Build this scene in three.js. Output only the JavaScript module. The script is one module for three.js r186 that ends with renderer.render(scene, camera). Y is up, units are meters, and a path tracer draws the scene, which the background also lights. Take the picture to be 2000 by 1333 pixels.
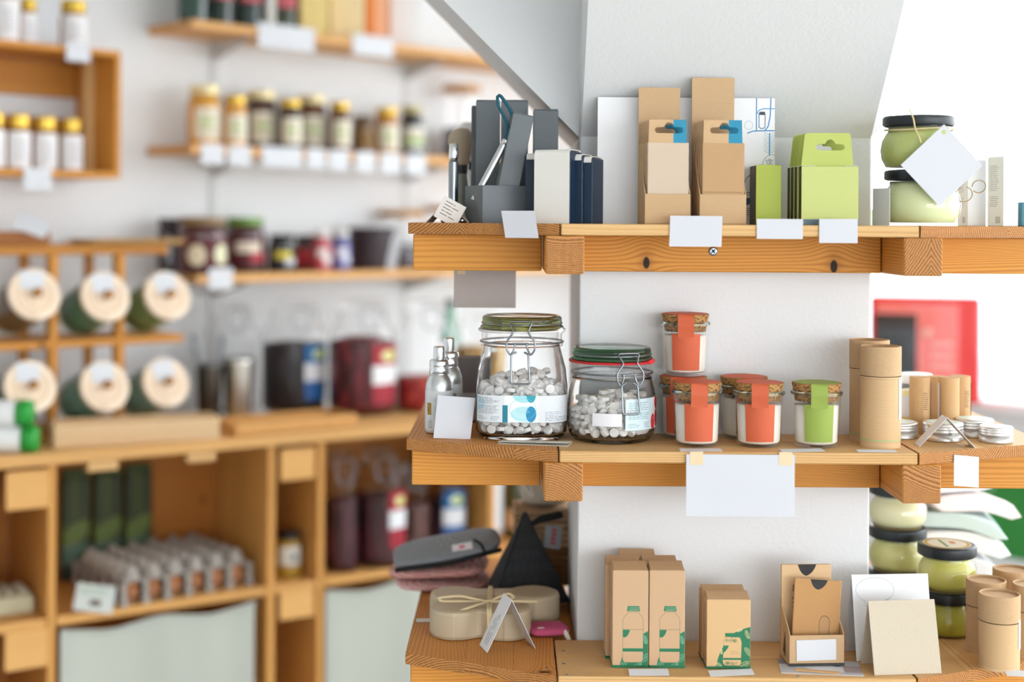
import * as THREE from 'three';
import { RoundedBoxGeometry } from 'three/addons/geometries/RoundedBoxGeometry.js';
import { mergeGeometries } from 'three/addons/utils/BufferGeometryUtils.js';
import { RectAreaLightUniformsLib } from 'three/addons/lights/RectAreaLightUniformsLib.js';

// ---------------------------------------------------------------- camera, sky, lights, exposure
const F = 2778, CY = 1.45, ROLL = 0.0065, PX = 1000, PY = 435;      // focal length in pixels, eye height, roll, where the level line of sight meets the frame
const scene = new THREE.Scene();
const camera = new THREE.PerspectiveCamera(2 * Math.atan(666.5 / F) * 180 / Math.PI, 2000 / 1333, 0.05, 60);
camera.setViewOffset(2000, 1333, 0, 666.5 - PY, 2000, 1333);         // shifted lens: verticals stay parallel
camera.position.set(0, CY, 0);
camera.rotation.z = ROLL;
camera.focus = 2.03;
camera.userData.fStop = 1.35;
scene.add(camera);
const renderer = new THREE.WebGLRenderer({ antialias: true });
renderer.toneMapping = THREE.LinearToneMapping;
renderer.toneMappingExposure = 0.94;
renderer.shadowMap.enabled = true;
scene.background = new THREE.Color(0.92, 0.965, 1.0);                 // bright overcast sky
scene.backgroundIntensity = 5.6;
RectAreaLightUniformsLib.init();
// soft daylight entering through the shop windows: one area light just inside each glazed wall that the camera cannot see
function windowLight(name, x, y, z, tx, ty, tz, w, h, power, color) {
  const l = new THREE.RectAreaLight(color, power, w, h);
  l.name = name; l.position.set(x, y, z); l.lookAt(tx, ty, tz); scene.add(l);
  return l;
}
windowLight('window_daylight', 3.44, 1.475, 4.39, 2.44, 1.475, 3.39, 8.1, 2.1, 2.6, 0xf1f6ff);      // long street window at the camera's side and back

// ---------------------------------------------------------------- helpers
let seed = 7;
const rnd = (a = 0, b = 1) => { seed = (seed * 1664525 + 1013904223) >>> 0; return a + (b - a) * (seed / 4294967296); };
const hash = (x, y, s) => { let h = (Math.imul(x, 374761393) + Math.imul(y, 668265263) + Math.imul(s, 2147483647 - 1013)) | 0; h = Math.imul(h ^ (h >>> 13), 1274126177); return ((h ^ (h >>> 16)) >>> 0) / 4294967296; };
function vnoise(x, y, s = 1) {
  const ix = Math.floor(x), iy = Math.floor(y), fx = x - ix, fy = y - iy, u = fx * fx * (3 - 2 * fx), v = fy * fy * (3 - 2 * fy);
  return (hash(ix, iy, s) * (1 - u) + hash(ix + 1, iy, s) * u) * (1 - v) + (hash(ix, iy + 1, s) * (1 - u) + hash(ix + 1, iy + 1, s) * u) * v;
}
const taken = new Map();
function numbered(n) { const k = taken.get(n) ?? 0; taken.set(n, k + 1); return k ? n + '_' + String(k).padStart(3, '0') : n; }
function tag(o, label, category, group, kind) {
  if (label) o.userData.label = label;
  if (category) o.userData.category = category;
  if (group) o.userData.group = group;
  if (kind) o.userData.kind = kind;
  return o;
}
function thing(name, label, category, pos = [0, 0, 0], turn = 0, group) {
  const g = new THREE.Group(); g.name = numbered(name); g.position.set(...pos); g.rotation.y = turn; scene.add(g);
  return tag(g, label, category, group);
}
function part(name, geo, mat, parent, pos, rot) {
  const m = new THREE.Mesh(geo, mat); m.name = name;
  if (pos) m.position.set(...pos);
  if (rot) m.rotation.set(...rot);
  parent.add(m); return m;
}
function solo(name, geo, mat, label, category, pos = [0, 0, 0], rot = [0, 0, 0], group, kind) {
  const m = part(numbered(name), geo, mat, scene, pos, rot);
  return tag(m, label, category, group, kind);
}
function struct(name, geo, mat, pos, rot) { const m = part(name, geo, mat, scene, pos, rot); m.userData.kind = 'structure'; return m; }
function copy(src, pos, turn, label) {
  const c = src.clone(); c.name = numbered(src.name.replace(/_\d{3}$/, '')); c.userData = { ...src.userData };
  c.position.set(...pos); if (turn !== undefined) c.rotation.y = turn; if (label) c.userData.label = label;
  scene.add(c); return c;
}
// a point of the place from a pixel and its distance along the line of sight
function P(px, py, D) {
  const u = px - PX, v = py - PY;
  return [(u + v * ROLL) * D / F, CY - (v - u * ROLL) * D / F, -D];
}
const yAt = (px, py, D) => P(px, py, D)[1];
const line = (X0, D0, deg) => { const th = deg * Math.PI / 180, c = Math.cos(th), s = Math.sin(th); return (px, off = 0) => { const q = (px - PX) / F, ox = X0 + s * off, od = D0 - c * off, t = (q * od - ox) / (c - q * s); return { X: ox + c * t, D: od + s * t, t }; }; };
const S = { top: CY - 0.001, mid: CY - 0.3115, low: CY - 0.619 };
const R = (d) => d * Math.PI / 180;

// materials
const cache = new Map();
function M(color, rough = 0.6, extra) {
  const key = color + '|' + rough + '|' + JSON.stringify(extra ?? '');
  if (!cache.has(key)) cache.set(key, new THREE.MeshPhysicalMaterial({ color, roughness: rough, ...(extra || {}) }));
  return cache.get(key);
}
function tex(w, h, f, srgb = true) {
  const d = new Uint8Array(w * h * 4);
  for (let y = 0, o = 0; y < h; y++) for (let x = 0; x < w; x++, o += 4) { const c = f(x / w, y / h, x, y); for (let k = 0; k < 3; k++) d[o + k] = Math.max(0, Math.min(255, 255 * (Array.isArray(c) ? c[k] : c))); d[o + 3] = 255; }
  const t = new THREE.DataTexture(d, w, h); t.wrapS = t.wrapT = THREE.MirroredRepeatWrapping; t.magFilter = THREE.LinearFilter; t.minFilter = THREE.LinearFilter;
  if (srgb) t.colorSpace = THREE.SRGBColorSpace;
  t.needsUpdate = true; return t;
}
function canvasTex(w, h, draw) {
  const c = document.createElement('canvas'); c.width = w; c.height = h; const g = c.getContext('2d'); draw(g, w, h);
  const t = new THREE.CanvasTexture(c); t.colorSpace = THREE.SRGBColorSpace; return t;
}
const printed = (w, h, draw, rough = 0.6, extra) => new THREE.MeshPhysicalMaterial({ map: canvasTex(w, h, draw), roughness: rough, ...(extra || {}) });
// rows of tiny printing, too small to read
function lines(g, x, y, w, n, lh, color, ragged = 0.2, thick = 0.35) {
  g.fillStyle = color;
  for (let i = 0; i < n; i++) { let cx = x; const end = x + w * (1 - ragged * rnd()); while (cx < end) { const l = Math.min(lh * rnd(0.5, 2.4), end - cx); g.fillRect(cx, y + i * lh, l, lh * thick); cx += l + lh * 0.35; } }
}
// pine: long grain (1 m x 0.25 m) and end grain (0.2 m square), tinted by the material colour
const grain = (s, knots = []) => tex(1024, 256, (u, v) => {
  let vv = v * 0.25, dark = 0, ringW = 0, ringQ = 0;
  for (const [ku, kv, kr] of knots) { const dx = u - ku, dy = vv - kv, e = Math.exp(-(dx * dx) / (kr * kr * 16) - (dy * dy) / (kr * kr * 30)); vv = kv + dy * (1 - 0.7 * e); const q = Math.hypot(dx / 0.62, dy / 1.15) / kr; dark = Math.max(dark, Math.min(1, Math.max(0, (1.15 - q) / 0.3))); ringW = Math.max(ringW, 0.35 * Math.exp(-q * q / 5)); }
  const wob = (vnoise(u * 3.1, vv * 9, s) - 0.5) * 0.022 + (vnoise(u * 9, vv * 30, s + 3) - 0.5) * 0.003;
  const k = (vv + wob) * (190 + 60 * vnoise(0.3, (vv + wob) * 22, s + 5));
  const g = Math.pow(0.5 + 0.5 * Math.sin(6.283 * k), 2.2) * (0.35 + 0.65 * vnoise(u * 2, vv * 40, s + 7));
  const f = vnoise(u * 60, vv * 2200, s + 9) - 0.5, b = vnoise(u * 4, vv * 14, s + 11) - 0.5;
  let L = 1 - 0.15 * g + 0.05 * f + 0.06 * b; L *= (1 - 0.78 * dark) * (1 - 0.45 * ringW);
  return [L, L * (1 - 0.09 * g - 0.1 * ringW), L * (1 - 0.2 * g - 0.15 * ringW)];
});
const ends = (s, cx, cy) => tex(512, 512, (u, v) => {
  const x = u * 0.2 - cx, y = v * 0.2 - cy, w = (vnoise(u * 5, v * 5, s) - 0.5) * 0.004 + (vnoise(u * 40, v * 40, s + 2) - 0.5) * 0.0008, r = Math.hypot(x, y) + w;
  const ph = r * (280 + 40 * vnoise(r * 40, 0.5, s + 3)), fr = ph - Math.floor(ph), g = Math.pow(fr, 2);
  const L = 1.04 - 0.48 * g + 0.1 * (vnoise(u * 180, v * 180, s + 4) - 0.5) - 0.06 * vnoise(Math.atan2(y, x) * 40, r * 8, s + 5);
  return [L, L * (1 - 0.12 * g), L * (1 - 0.25 * g)];
});
const GR = [grain(11), grain(23), grain(37, [[0.31, 0.1, 0.006], [0.72, 0.19, 0.005]])], ER = [ends(5, 0.03, 0.16), ends(9, 0.11, -0.03)];
const woodCache = new Map();
function wood(tone, kind, v) {
  const key = tone + kind + v;
  if (!woodCache.has(key)) woodCache.set(key, new THREE.MeshPhysicalMaterial({ color: tone, map: kind ? ER[v % 2] : GR[v % 3], roughness: 0.55, specularIntensity: 0.6 }));
  return woodCache.get(key);
}
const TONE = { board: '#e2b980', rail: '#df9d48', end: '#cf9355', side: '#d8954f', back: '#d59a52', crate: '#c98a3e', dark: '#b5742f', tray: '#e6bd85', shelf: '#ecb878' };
function woodUV(geo, axis, ou = rnd(0, 3), ov = rnd(0, 3)) {
  const p = geo.attributes.position, uv = geo.attributes.uv;
  for (const gr of geo.groups) {
    const a = gr.materialIndex >> 1, other = [0, 1, 2].filter((k) => k !== a);
    for (let i = gr.start; i < gr.start + gr.count; i++) {
      const c = [p.getX(i), p.getY(i), p.getZ(i)];
      if (a === axis) uv.setXY(i, c[other[0]] * 5 + ou, c[other[1]] * 5 + ov);
      else { const o = other.find((k) => k !== axis); uv.setXY(i, c[axis] + ou, c[o] * 4 + ov); }
    }
  }
  return geo;
}
// a timber with its grain along axis 0, 1 or 2; real end grain on the two ends
function timber(name, w, h, d, axis, tone, parent, pos, rot, endTone = tone, r = 0.0025) {
  const geo = woodUV(new RoundedBoxGeometry(w, h, d, 2, Math.min(r, w / 3, h / 3, d / 3)), axis), v = Math.floor(rnd(0, 6));
  return part(name, geo, [0, 0, 1, 1, 2, 2].map((a) => wood(a === axis ? endTone : tone, a === axis ? 1 : 0, v)), parent, pos, rot);
}
function rbox(w, h, d, r = 0.0015, s = 2) { return new RoundedBoxGeometry(w, h, d, s, Math.min(r, w / 2.2, h / 2.2, d / 2.2)); }
const box = (w, h, d) => new THREE.BoxGeometry(w, h, d);
const lathe = (pts, n = 40) => new THREE.LatheGeometry(pts.map(([x, y]) => new THREE.Vector2(x, y)), n);
const tube = (pts, r, n = 40, closed = false, rs = 8) => new THREE.TubeGeometry(new THREE.CatmullRomCurve3(pts.map((p) => new THREE.Vector3(...p)), closed, 'catmullrom', 0.35), n, r, rs, closed);
function extrude(pts, depth, bevel = 0, holes = []) {
  const mk = (q) => { const s = q instanceof THREE.Shape ? q : new THREE.Shape(q.map(([x, y]) => new THREE.Vector2(x, y))); return s; };
  const s = mk(pts); for (const h of holes) s.holes.push(mk(h));
  return new THREE.ExtrudeGeometry(s, { depth, bevelEnabled: bevel > 0, bevelSize: bevel, bevelThickness: bevel, bevelSegments: 2, curveSegments: 16 });
}
const cyl = (r0, r1, h, n = 32) => new THREE.CylinderGeometry(r0, r1, h, n);
const arcBand = (rt, rb, h, mid, span, n = 24) => new THREE.CylinderGeometry(rt, rb, h, n, 1, true, mid - span / 2, span);
const glass = M('#ffffff', 0.02, { transmission: 1, thickness: 0, ior: 1.5 });
const glassGreen = M('#dfeee6', 0.03, { transmission: 1, thickness: 0, ior: 1.5 });
const glassThick = M('#f4fbf7', 0.02, { transmission: 1, thickness: 0.01, ior: 1.5, attenuationColor: new THREE.Color('#8fb59c'), attenuationDistance: 0.06 });
const steel = M('#8f959a', 0.28, { metalness: 1 }), chrome = M('#e2e4e6', 0.1, { metalness: 1 }), alu = M('#d5d8da', 0.32, { metalness: 1 });
const paper = M('#dcdee2', 0.75), cream = M('#e6e2d6', 0.75), black = M('#15171a', 0.4), raffia = M('#e2cda0', 0.8);
const speck = tex(256, 256, (u, v) => 0.965 + 0.03 * (vnoise(u * 120, v * 120, 3) - 0.3) + 0.03 * (vnoise(u * 240, v * 60, 8) - 0.5));
const kraftMat = (c, rough = 0.8) => M(c, rough, {}).map ? M(c, rough) : (() => { const m = M(c, rough, {}); m.map = speck; return m; })();
const kraft = kraftMat('#d0ad83'), kraftPale = kraftMat('#d6c9b3');
// a thin card; hung from a shelf edge, lying or leaning
function card(name, w, h, label, pos, rot = [0, 0, 0], mat = paper, category = 'price card', group) { return solo(name, rbox(w, h, 0.0008, 0.0003, 1), mat, label, category, pos, rot, group); }
// a card folded to a tent, ridge along its own x
function tent(name, label, category, len, h, spread, mat, pos, turn, inner = mat) {
  const g = thing(name, label, category, pos, turn), a = Math.atan2(spread / 2, h), sl = Math.hypot(h, spread / 2), t = 0.0009;
  part('front_panel', rbox(len, sl, t, 0.0003, 1), mat, g, [0, h / 2, spread / 4], [-a, 0, 0]);
  part('back_panel', rbox(len, sl, t, 0.0003, 1), inner, g, [0, h / 2, -spread / 4], [a, 0, 0]);
  return g;
}
// spot on a shelf: centre, size and height of something seen between x0 and x1 with its top at yTop
function spot(x0, x1, yTop, D, Ys) {
  const k = D / F, xm = (x0 + x1) / 2, py = PY + (xm - PX) * ROLL + (CY - Ys) / k, h = yAt(xm, yTop, D) - Ys;
  return { x: P(xm, (yTop + py) / 2, D)[0], y: Ys, z: -D, w: (x1 - x0) * k, h };
}
// ---------------------------------------------------------------- the room: a rectangle turned 45 degrees to the line of sight
const plasterBump = tex(512, 512, (u, v) => 0.5 + 0.35 * (vnoise(u * 60, v * 60, 2) - 0.5) + 0.4 * (vnoise(u * 150, v * 150, 4) - 0.5), false);
const wallWhite = new THREE.MeshStandardMaterial({ color: '#e9ebec', roughness: 0.9, bumpMap: plasterBump, bumpScale: 0.0004 });
const pillarWhite = wallWhite;
const corner = { A: [-6.0, -1.25], B: [0.384, 5.09], C: [6.73, -1.30], E: [0.34, -7.645] };
const HC = 2.75;
function metreUV(geo, s = 2) { const p = geo.attributes.position, n = geo.attributes.normal, uv = geo.attributes.uv; for (let i = 0; i < p.count; i++) { const ax = Math.abs(n.getX(i)), ay = Math.abs(n.getY(i)), az = Math.abs(n.getZ(i)); if (ay > ax && ay > az) uv.setXY(i, p.getX(i) * s, p.getZ(i) * s); else if (ax > az) uv.setXY(i, p.getZ(i) * s, p.getY(i) * s); else uv.setXY(i, p.getX(i) * s, p.getY(i) * s); } return geo; }
// a wall from p to q, thick outwards, with openings [s0, s1, y0, y1] along its length
function wall(name, p, q, openings = [], mat = wallWhite, t = 0.16) {
  const dx = q[0] - p[0], dz = -(q[1] - p[1]), L = Math.hypot(dx, dz), sh = new THREE.Shape([[0, 0], [L, 0], [L, HC], [0, HC]].map(([a, b]) => new THREE.Vector2(a, b)));
  for (const [a, b, c, d] of openings) sh.holes.push(new THREE.Path([[a, c], [a, d], [b, d], [b, c]].map(([x, y]) => new THREE.Vector2(x, y))));
  const geo = new THREE.ExtrudeGeometry(sh, { depth: t, bevelEnabled: false }); geo.translate(0, 0, -t);
  const m = struct(name, geo, mat, [p[0], 0, -p[1]], [0, Math.atan2(-dz, dx), 0]);
  return m;
}
wall('wall_left', corner.A, corner.B);
wall('wall_back', corner.B, corner.C, [[0.55, 8.4, 0.35, 2.6]]);
wall('wall_right', corner.C, corner.E, [[0.3, 8.7, 0.35, 2.6]]);
wall('wall_front', corner.E, corner.A);
// windows: frame bars and panes
function windowIn(name, p, q, s0, s1, y0, y1, bars) {
  const dx = q[0] - p[0], dz = -(q[1] - p[1]), g = new THREE.Group(); g.name = name; g.userData.kind = 'structure'; scene.add(g);
  g.position.set(p[0], 0, -p[1]); g.rotation.y = Math.atan2(-dz, dx);
  const fm = M('#f4f4f2', 0.4), w = 0.06;
  for (const [x, y, a, b] of [[s0 + w / 2, (y0 + y1) / 2, w, y1 - y0], [s1 - w / 2, (y0 + y1) / 2, w, y1 - y0], [(s0 + s1) / 2, y0 + w / 2, s1 - s0 - 2 * w, w], [(s0 + s1) / 2, y1 - w / 2, s1 - s0 - 2 * w, w]]) part('window_frame', box(a, b, 0.07), fm, g, [x, y, -0.08]);
  const xs = [s0 + w, ...bars, s1 - w];
  for (const b of bars) part('window_bar', box(0.05, y1 - y0 - 2 * w, 0.06), fm, g, [b, (y0 + y1) / 2, -0.08]);
  for (let i = 0; i + 1 < xs.length; i++) part('pane', new THREE.PlaneGeometry(xs[i + 1] - xs[i] - 0.04, y1 - y0 - 2 * w), glass, g, [(xs[i] + xs[i + 1]) / 2, (y0 + y1) / 2, -0.08]);
}
windowIn('window_1', corner.B, corner.C, 0.55, 8.4, 0.35, 2.6, [2.4, 3.9, 5.4, 6.9]);
windowIn('window_2', corner.C, corner.E, 0.3, 8.7, 0.35, 2.6, [1.7, 3.1, 4.5, 5.9, 7.3]);
const plan = (grow) => { const c = [corner.A, corner.B, corner.C, corner.E], mx = 0.364, mz = 1.28; return c.map(([x, d]) => [mx + (x - mx) * grow, (d + mz) * grow - mz]); };
{
  const f = extrude(plan(1.06), 0.12); f.rotateX(-Math.PI / 2); f.translate(0, -0.12, 0);
  struct('floor', f, M('#b8b1a6', 0.6), [0, 0, 0]);
  const c = extrude(plan(1.06), 0.12); c.rotateX(-Math.PI / 2); c.translate(0, HC, 0);
  struct('ceiling', c, M('#f3f3f1', 0.9), [0, 0, 0]);
}
// street outside
{ const g = new THREE.CircleGeometry(40, 48); g.rotateX(-Math.PI / 2); struct('street', g, M('#cfd0d0', 0.9), [3, -0.25, -6]); }

// ---------------------------------------------------------------- the pillar with its flared head
const PD = 2.112, PB = 2.442, PL = 0.1, PR = 0.534, PH = CY + 0.128;
{
  const g = new THREE.Group(); g.name = 'pillar'; g.userData.kind = 'structure'; tag(g, 'white plastered square pillar with braces flaring out at its head', 'pillar'); scene.add(g);
  part('shaft', metreUV(rbox(PR - PL, HC, PB - PD, 0.004, 2)), pillarWhite, g, [(PL + PR) / 2, HC / 2, -(PD + PB) / 2]);
  const rise = HC - PH;
  const wedge = (len, wd) => extrude([[0, 0], [len, rise], [0, rise]], wd, 0);
  const fr = wedge(rise, PR - PL - 0.004); fr.rotateY(-Math.PI / 2); fr.translate((PR - PL - 0.004) / 2, 0, 0);   // leans towards the camera
  const uv = fr.attributes.uv, p = fr.attributes.position; for (let i = 0; i < p.count; i++) uv.setXY(i, p.getX(i) * 2, (p.getY(i) + p.getZ(i)) * 1.4);
  part('brace', fr, pillarWhite, g, [(PL + PR) / 2, PH, -PD - 0.0005]);
  const lf = wedge(-rise, PB - PD - 0.02); part('brace', lf, pillarWhite, g, [PL, PH, -PB + 0.001]);
  const rt = wedge(rise, PB - PD - 0.02); part('brace', rt, pillarWhite, g, [PR, PH, -PB + 0.001]);
}

// ---------------------------------------------------------------- three pine shelves round the pillar
const FD = 1.94, FL = 0.0656, FR = 0.557, SLX = -0.148, SRX = 0.772, SLD = 2.041, T = 0.016;
const frontD = (X) => X < FL ? FD + (FL - X) * (SLD - FD) / (FL - SLX) : X > FR ? FD + (X - FR) * (SLD - FD) / (SRX - FR) : FD;
function sidePlank(x0, x1, back, parent, y, tone) {
  const geo = extrude([[x0, frontD(x0)], [x1, frontD(x1)], [x1, back], [x0, back]], T - 0.002, 0.001), p = geo.attributes.position, uv = geo.attributes.uv, n = geo.attributes.normal, o = rnd(0, 1), o2 = rnd(0, 1);
  for (let i = 0; i < p.count; i++) {
    if (Math.abs(n.getZ(i)) > 0.7) uv.setXY(i, p.getY(i) + o, p.getX(i) * 4 + o2);
    else uv.setXY(i, (p.getX(i) + p.getY(i) * 0.3) * 5 + o, p.getZ(i) * 5 + o2);
  }
  geo.rotateX(-Math.PI / 2);
  const v = Math.floor(rnd(0, 6));
  return part('plank', geo, [wood(tone, 0, v), wood(TONE.end, 1, v)], parent, [-parent.position.x, y - parent.position.y + 0.001, -parent.position.z]);
}
const railTex = grain(51, [[0.094, 0.0125, 0.0072], [0.365, 0.009, 0.0078]]);
function shelf(Ys, label, knots) {
  const g = thing('wall_shelf', label, 'shelf', [0.31, Ys - 0.07, -2.1], 0, 'pine shelves built round the pillar'), add = (n, w, h, d, ax, tone, x, y, z, e) => timber(n, w, h, d, ax, tone, g, [x - 0.31, y - Ys + 0.07, z + 2.1], undefined, e);
  const y0 = Ys - T;
  add('plank', FR - FL - 0.002, T, 0.09, 0, TONE.board, (FL + FR) / 2, Ys - T / 2, -FD - 0.045);
  add('plank', FR - FL - 0.002, T, PD - FD - 0.093, 0, TONE.board, (FL + FR) / 2, Ys - T / 2, -(FD + 0.092 + PD - 0.001) / 2);
  const back = 2.62;
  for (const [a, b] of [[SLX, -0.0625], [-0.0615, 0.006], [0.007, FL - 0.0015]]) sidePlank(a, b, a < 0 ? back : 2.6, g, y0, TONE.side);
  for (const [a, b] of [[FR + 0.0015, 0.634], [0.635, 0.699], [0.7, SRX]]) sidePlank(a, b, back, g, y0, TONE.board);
  const bh = 0.0525, by = y0 - bh / 2 - 0.0004, RF = 2.055;
  add('beam', 0.053, bh, 2.6 - FD - 0.001, 2, TONE.rail, 0.0725, by, -(FD + 0.001 + 2.6) / 2, TONE.end);
  add('beam', 0.053, bh, 2.6 - FD - 0.001, 2, TONE.rail, 0.5615, by, -(FD + 0.001 + 2.6) / 2, TONE.end);
  add('rail', 0.186, bh, 0.05, 0, TONE.rail, -0.0497, by, -RF - 0.025);
  const c = add('rail', 0.434, bh, PD - RF - 0.001, 0, TONE.rail, 0.317, by, -(RF + PD - 0.001) / 2);
  if (knots) {
    const m = new THREE.MeshPhysicalMaterial({ color: TONE.rail, map: railTex, roughness: 0.55, specularIntensity: 0.6 }); c.material[4] = m; c.material[5] = m;
    const uv = c.geometry.attributes.uv, p = c.geometry.attributes.position, gr = c.geometry.groups[4];
    for (let i = gr.start; i < gr.start + gr.count; i++) uv.setXY(i, p.getX(i) + 0.217, (p.getY(i) + 0.02625) * 4);
  }
  add('rail', 0.186, bh, 0.05, 0, TONE.rail, 0.6815, by, -RF - 0.025);
  return g;
}
const shelfTop = shelf(S.top, 'highest pine shelf on the pillar, holding kraft and green cartons', true);
shelf(S.mid, 'pine shelf on the pillar holding clip-top jars and cork-lidded candles');
const shelfLow = shelf(S.low, 'lowest pine shelf on the pillar, holding printed kraft boxes');
{ // screw in the upper rail
  const p = P(1393, 491, 2.054), g = new THREE.Group(); g.name = 'screw'; g.position.set(p[0] - 0.31, p[1] - S.top + 0.07, -2.0545 + 2.1); shelfTop.add(g);
  const h = part('screw_head', lathe([[0, 0.0008], [0.004, 0.0012], [0.0066, 0.0006], [0.0066, -0.001], [0, -0.001]], 24), steel, g, [0, 0, 0], [Math.PI / 2, 0, 0]); h.userData.label = 'zinc cross-head screw';
  for (const r of [R(40), R(130)]) part('screw_slot', box(0.0072, 0.0019, 0.0006), black, g, [0, 0, 0.0012], [0, 0, r]);
}
// countersunk screws in the planks of the lowest shelf
for (const [px, py] of [[1100, 1272], [1101, 1297], [1107, 1319], [1068, 1305], [1560, 1322]]) { const D = (CY - S.low) * F / (py - PY - (px - PX) * ROLL), q = P(px, py, D); part('screw', lathe([[0, 0.0002], [0.0018, 0.0004], [0.0028, 0], [0.0028, -0.002], [0, -0.002]], 16), steel, shelfLow, [q[0] - 0.31, 0.0702, q[2] + 2.1]); }
// ---------------------------------------------------------------- on the highest shelf
{ // folded paper card with a written tag in it, beside the razor
  const p = P(878, 430, 2.06), g = tent('folded_card', 'small folded paper card with a scribbled flap beside the razor', 'price card', 0.05, 0.031, 0.062, kraftMat('#d9c9b8'), [p[0], S.top + 0.0005, p[2] - 0.02], Math.PI / 2 - 0.15);
  part('written_flap', rbox(0.036, 0.034, 0.0008, 0.0003, 1), printed(128, 128, (c, w, h) => { c.fillStyle = '#efe9e2'; c.fillRect(0, 0, w, h); lines(c, 20, 20, 90, 5, 18, '#6a6158', 0.4, 0.22); }), g, [-0.032, 0.0155, 0.006], [0.0, -Math.PI / 2 + 0.1, -0.5]);
}
{ // razor handle with knurling
  const p = spot(875, 896, 281, 2.1, S.top), g = thing('safety_razor', 'slim chrome razor handle with knurled grip, standing on its head', 'razor', [p.x, S.top, p.z]);
  part('head', rbox(0.036, 0.008, 0.02, 0.003, 3), chrome, g, [0, 0.004, 0]);
  part('collar', lathe([[0, 0.008], [0.009, 0.008], [0.0085, 0.014], [0.006, 0.018], [0.006, 0.024], [0, 0.024]], 24), chrome, g);
  const pts = [[0, 0.024]]; for (let i = 0; i < 26; i++) pts.push([0.0076, 0.024 + i * 0.0026], [0.0067, 0.0253 + i * 0.0026]); pts.push([0.0055, 0.0925], [0, 0.0925]);
  part('grip', lathe(pts, 24), steel, g);
  part('end_cap', lathe([[0, 0.092], [0.0055, 0.092], [0.0072, 0.096], [0.0072, 0.106], [0.006, p.h], [0, p.h]], 24), chrome, g);
}
for (const [x0, x1, yt, D, bm, hm, lab] of [[874, 927, 250, 2.27, '#b4a48e', '#7d8377', 'shaving brush with greyish badger bristles behind the razor'], [890, 940, 238, 2.42, '#efece6', '#e9e9e6', 'shaving brush with white bristles and a white handle']]) {
  const p = spot(x0, x1, yt, D, S.top), g = thing('shaving_brush', lab, 'brush', [p.x, S.top, p.z]), r = p.w / 2, h = p.h;
  part('handle', lathe([[0, 0], [r * 0.6, 0], [r * 0.66, 0.004], [r * 0.45, h * 0.22], [r * 0.62, h * 0.4], [r * 0.5, h * 0.52], [0, h * 0.52]], 28), M(hm, 0.3), g);
  part('ferrule', cyl(r * 0.56, r * 0.5, h * 0.1, 28), M('#20201f', 0.4), g, [0, h * 0.56, 0]);
  part('bristles', lathe([[r * 0.5, h * 0.58], [r * 0.72, h * 0.72], [r * 0.98, h * 0.84], [r * 0.9, h * 0.93], [r * 0.5, h * 0.99], [0, h]], 32), M(bm, 0.95), g);
}
// charcoal cartons
const slate = M('#5f666a', 0.42);
function carton(name, label, x0, x1, yTop, D, depth, mat, turn = 0, tiltZ = 0, group) {
  const p = spot(x0, x1, yTop, D, S.top), g = thing(name, label, 'box', [p.x, S.top, -(D + depth / 2)], turn, group);
  g.rotation.z = tiltZ;
  part('body', rbox(p.w, p.h - 0.0015, depth, 0.0012), mat, g, [0, (p.h - 0.0015) / 2, 0]);
  part('tuck_flap', rbox(p.w - 0.002, 0.0015, depth - 0.003, 0.0005, 1), mat, g, [0, p.h - 0.0008, 0]);
  return g;
}
carton('tall_carton', 'tall charcoal carton standing upright behind the steel tube', 929, 976, 195, 2.125, 0.045, slate);
carton('tall_carton', 'tall charcoal carton standing behind the tilted grey carton', 978, 1031, 195, 2.125, 0.05, slate);
carton('tall_carton', 'tall grey carton standing behind the white-banded navy box', 1041, 1090, 213, 2.10, 0.04, slate);
carton('tall_carton', 'dark carton whose edge peeps out beside the charcoal cartons', 920, 950, 206, 2.18, 0.045, slate);
{ // open box that holds a tube and a tilted carton
  const c = P(942, 430, 2.02), tr = R(24), w = 0.069, d = 0.066, h = 0.054, t = 0.0012;
  const ox = c[0] + Math.cos(tr) * w / 2 - Math.sin(tr) * d / 2, oz = c[2] - Math.sin(tr) * w / 2 - Math.cos(tr) * d / 2;
  const g = thing('open_box', 'open charcoal card box with a tube and a carton leaning in it', 'box', [ox, S.top, oz], tr);
  part('bottom', box(w, t, d), slate, g, [0, t / 2, 0]);
  for (const s of [-1, 1]) { part('side_panel', rbox(t, h, d - 0.001, 0.0004, 1), slate, g, [s * (w / 2 - t / 2), h / 2, 0]); part('end_panel', rbox(w, h, t, 0.0004, 1), slate, g, [0, h / 2, s * (d / 2 - t / 2)]); }
  const b = thing('tall_carton', 'pale grey carton tilted in the open charcoal box', 'box', [ox + 0.008, S.top + 0.008, oz + 0.006], tr * 0.4); b.rotation.z = -0.2;
  part('body', rbox(0.031, 0.152, 0.026, 0.0012), slate, b, [0, 0.076, 0]); part('tuck_flap', rbox(0.029, 0.0012, 0.024, 0.0004, 1), slate, b, [0, 0.1524, 0]);
  const q = P(961, 316, 2.02), s = thing('steel_tube', 'slim brushed steel tube with a teal strap, leaning in the open box', 'tube', [q[0] - 0.026, S.top + 0.032, -2.054]); s.rotation.set(-0.05, 0, -0.48);
  part('shell', lathe([[0, 0], [0.0052, 0], [0.0055, 0.001], [0.0055, 0.092], [0, 0.092]], 24), alu, s);
  part('cap', lathe([[0, 0.0925], [0.0055, 0.0925], [0.0055, 0.099], [0.0045, 0.1005], [0, 0.1005]], 24), alu, s);
  part('strap', tube([[0.001, 0.1, 0], [0.003, 0.115, 0.001], [-0.012, 0.138, 0.002], [-0.036, 0.152, 0.002], [-0.041, 0.15, 0.001], [-0.033, 0.138, -0.001], [-0.01, 0.121, -0.001], [-0.001, 0.1, 0]], 0.0025, 50), M('#0d5a6b', 0.7), s);
}
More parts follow.
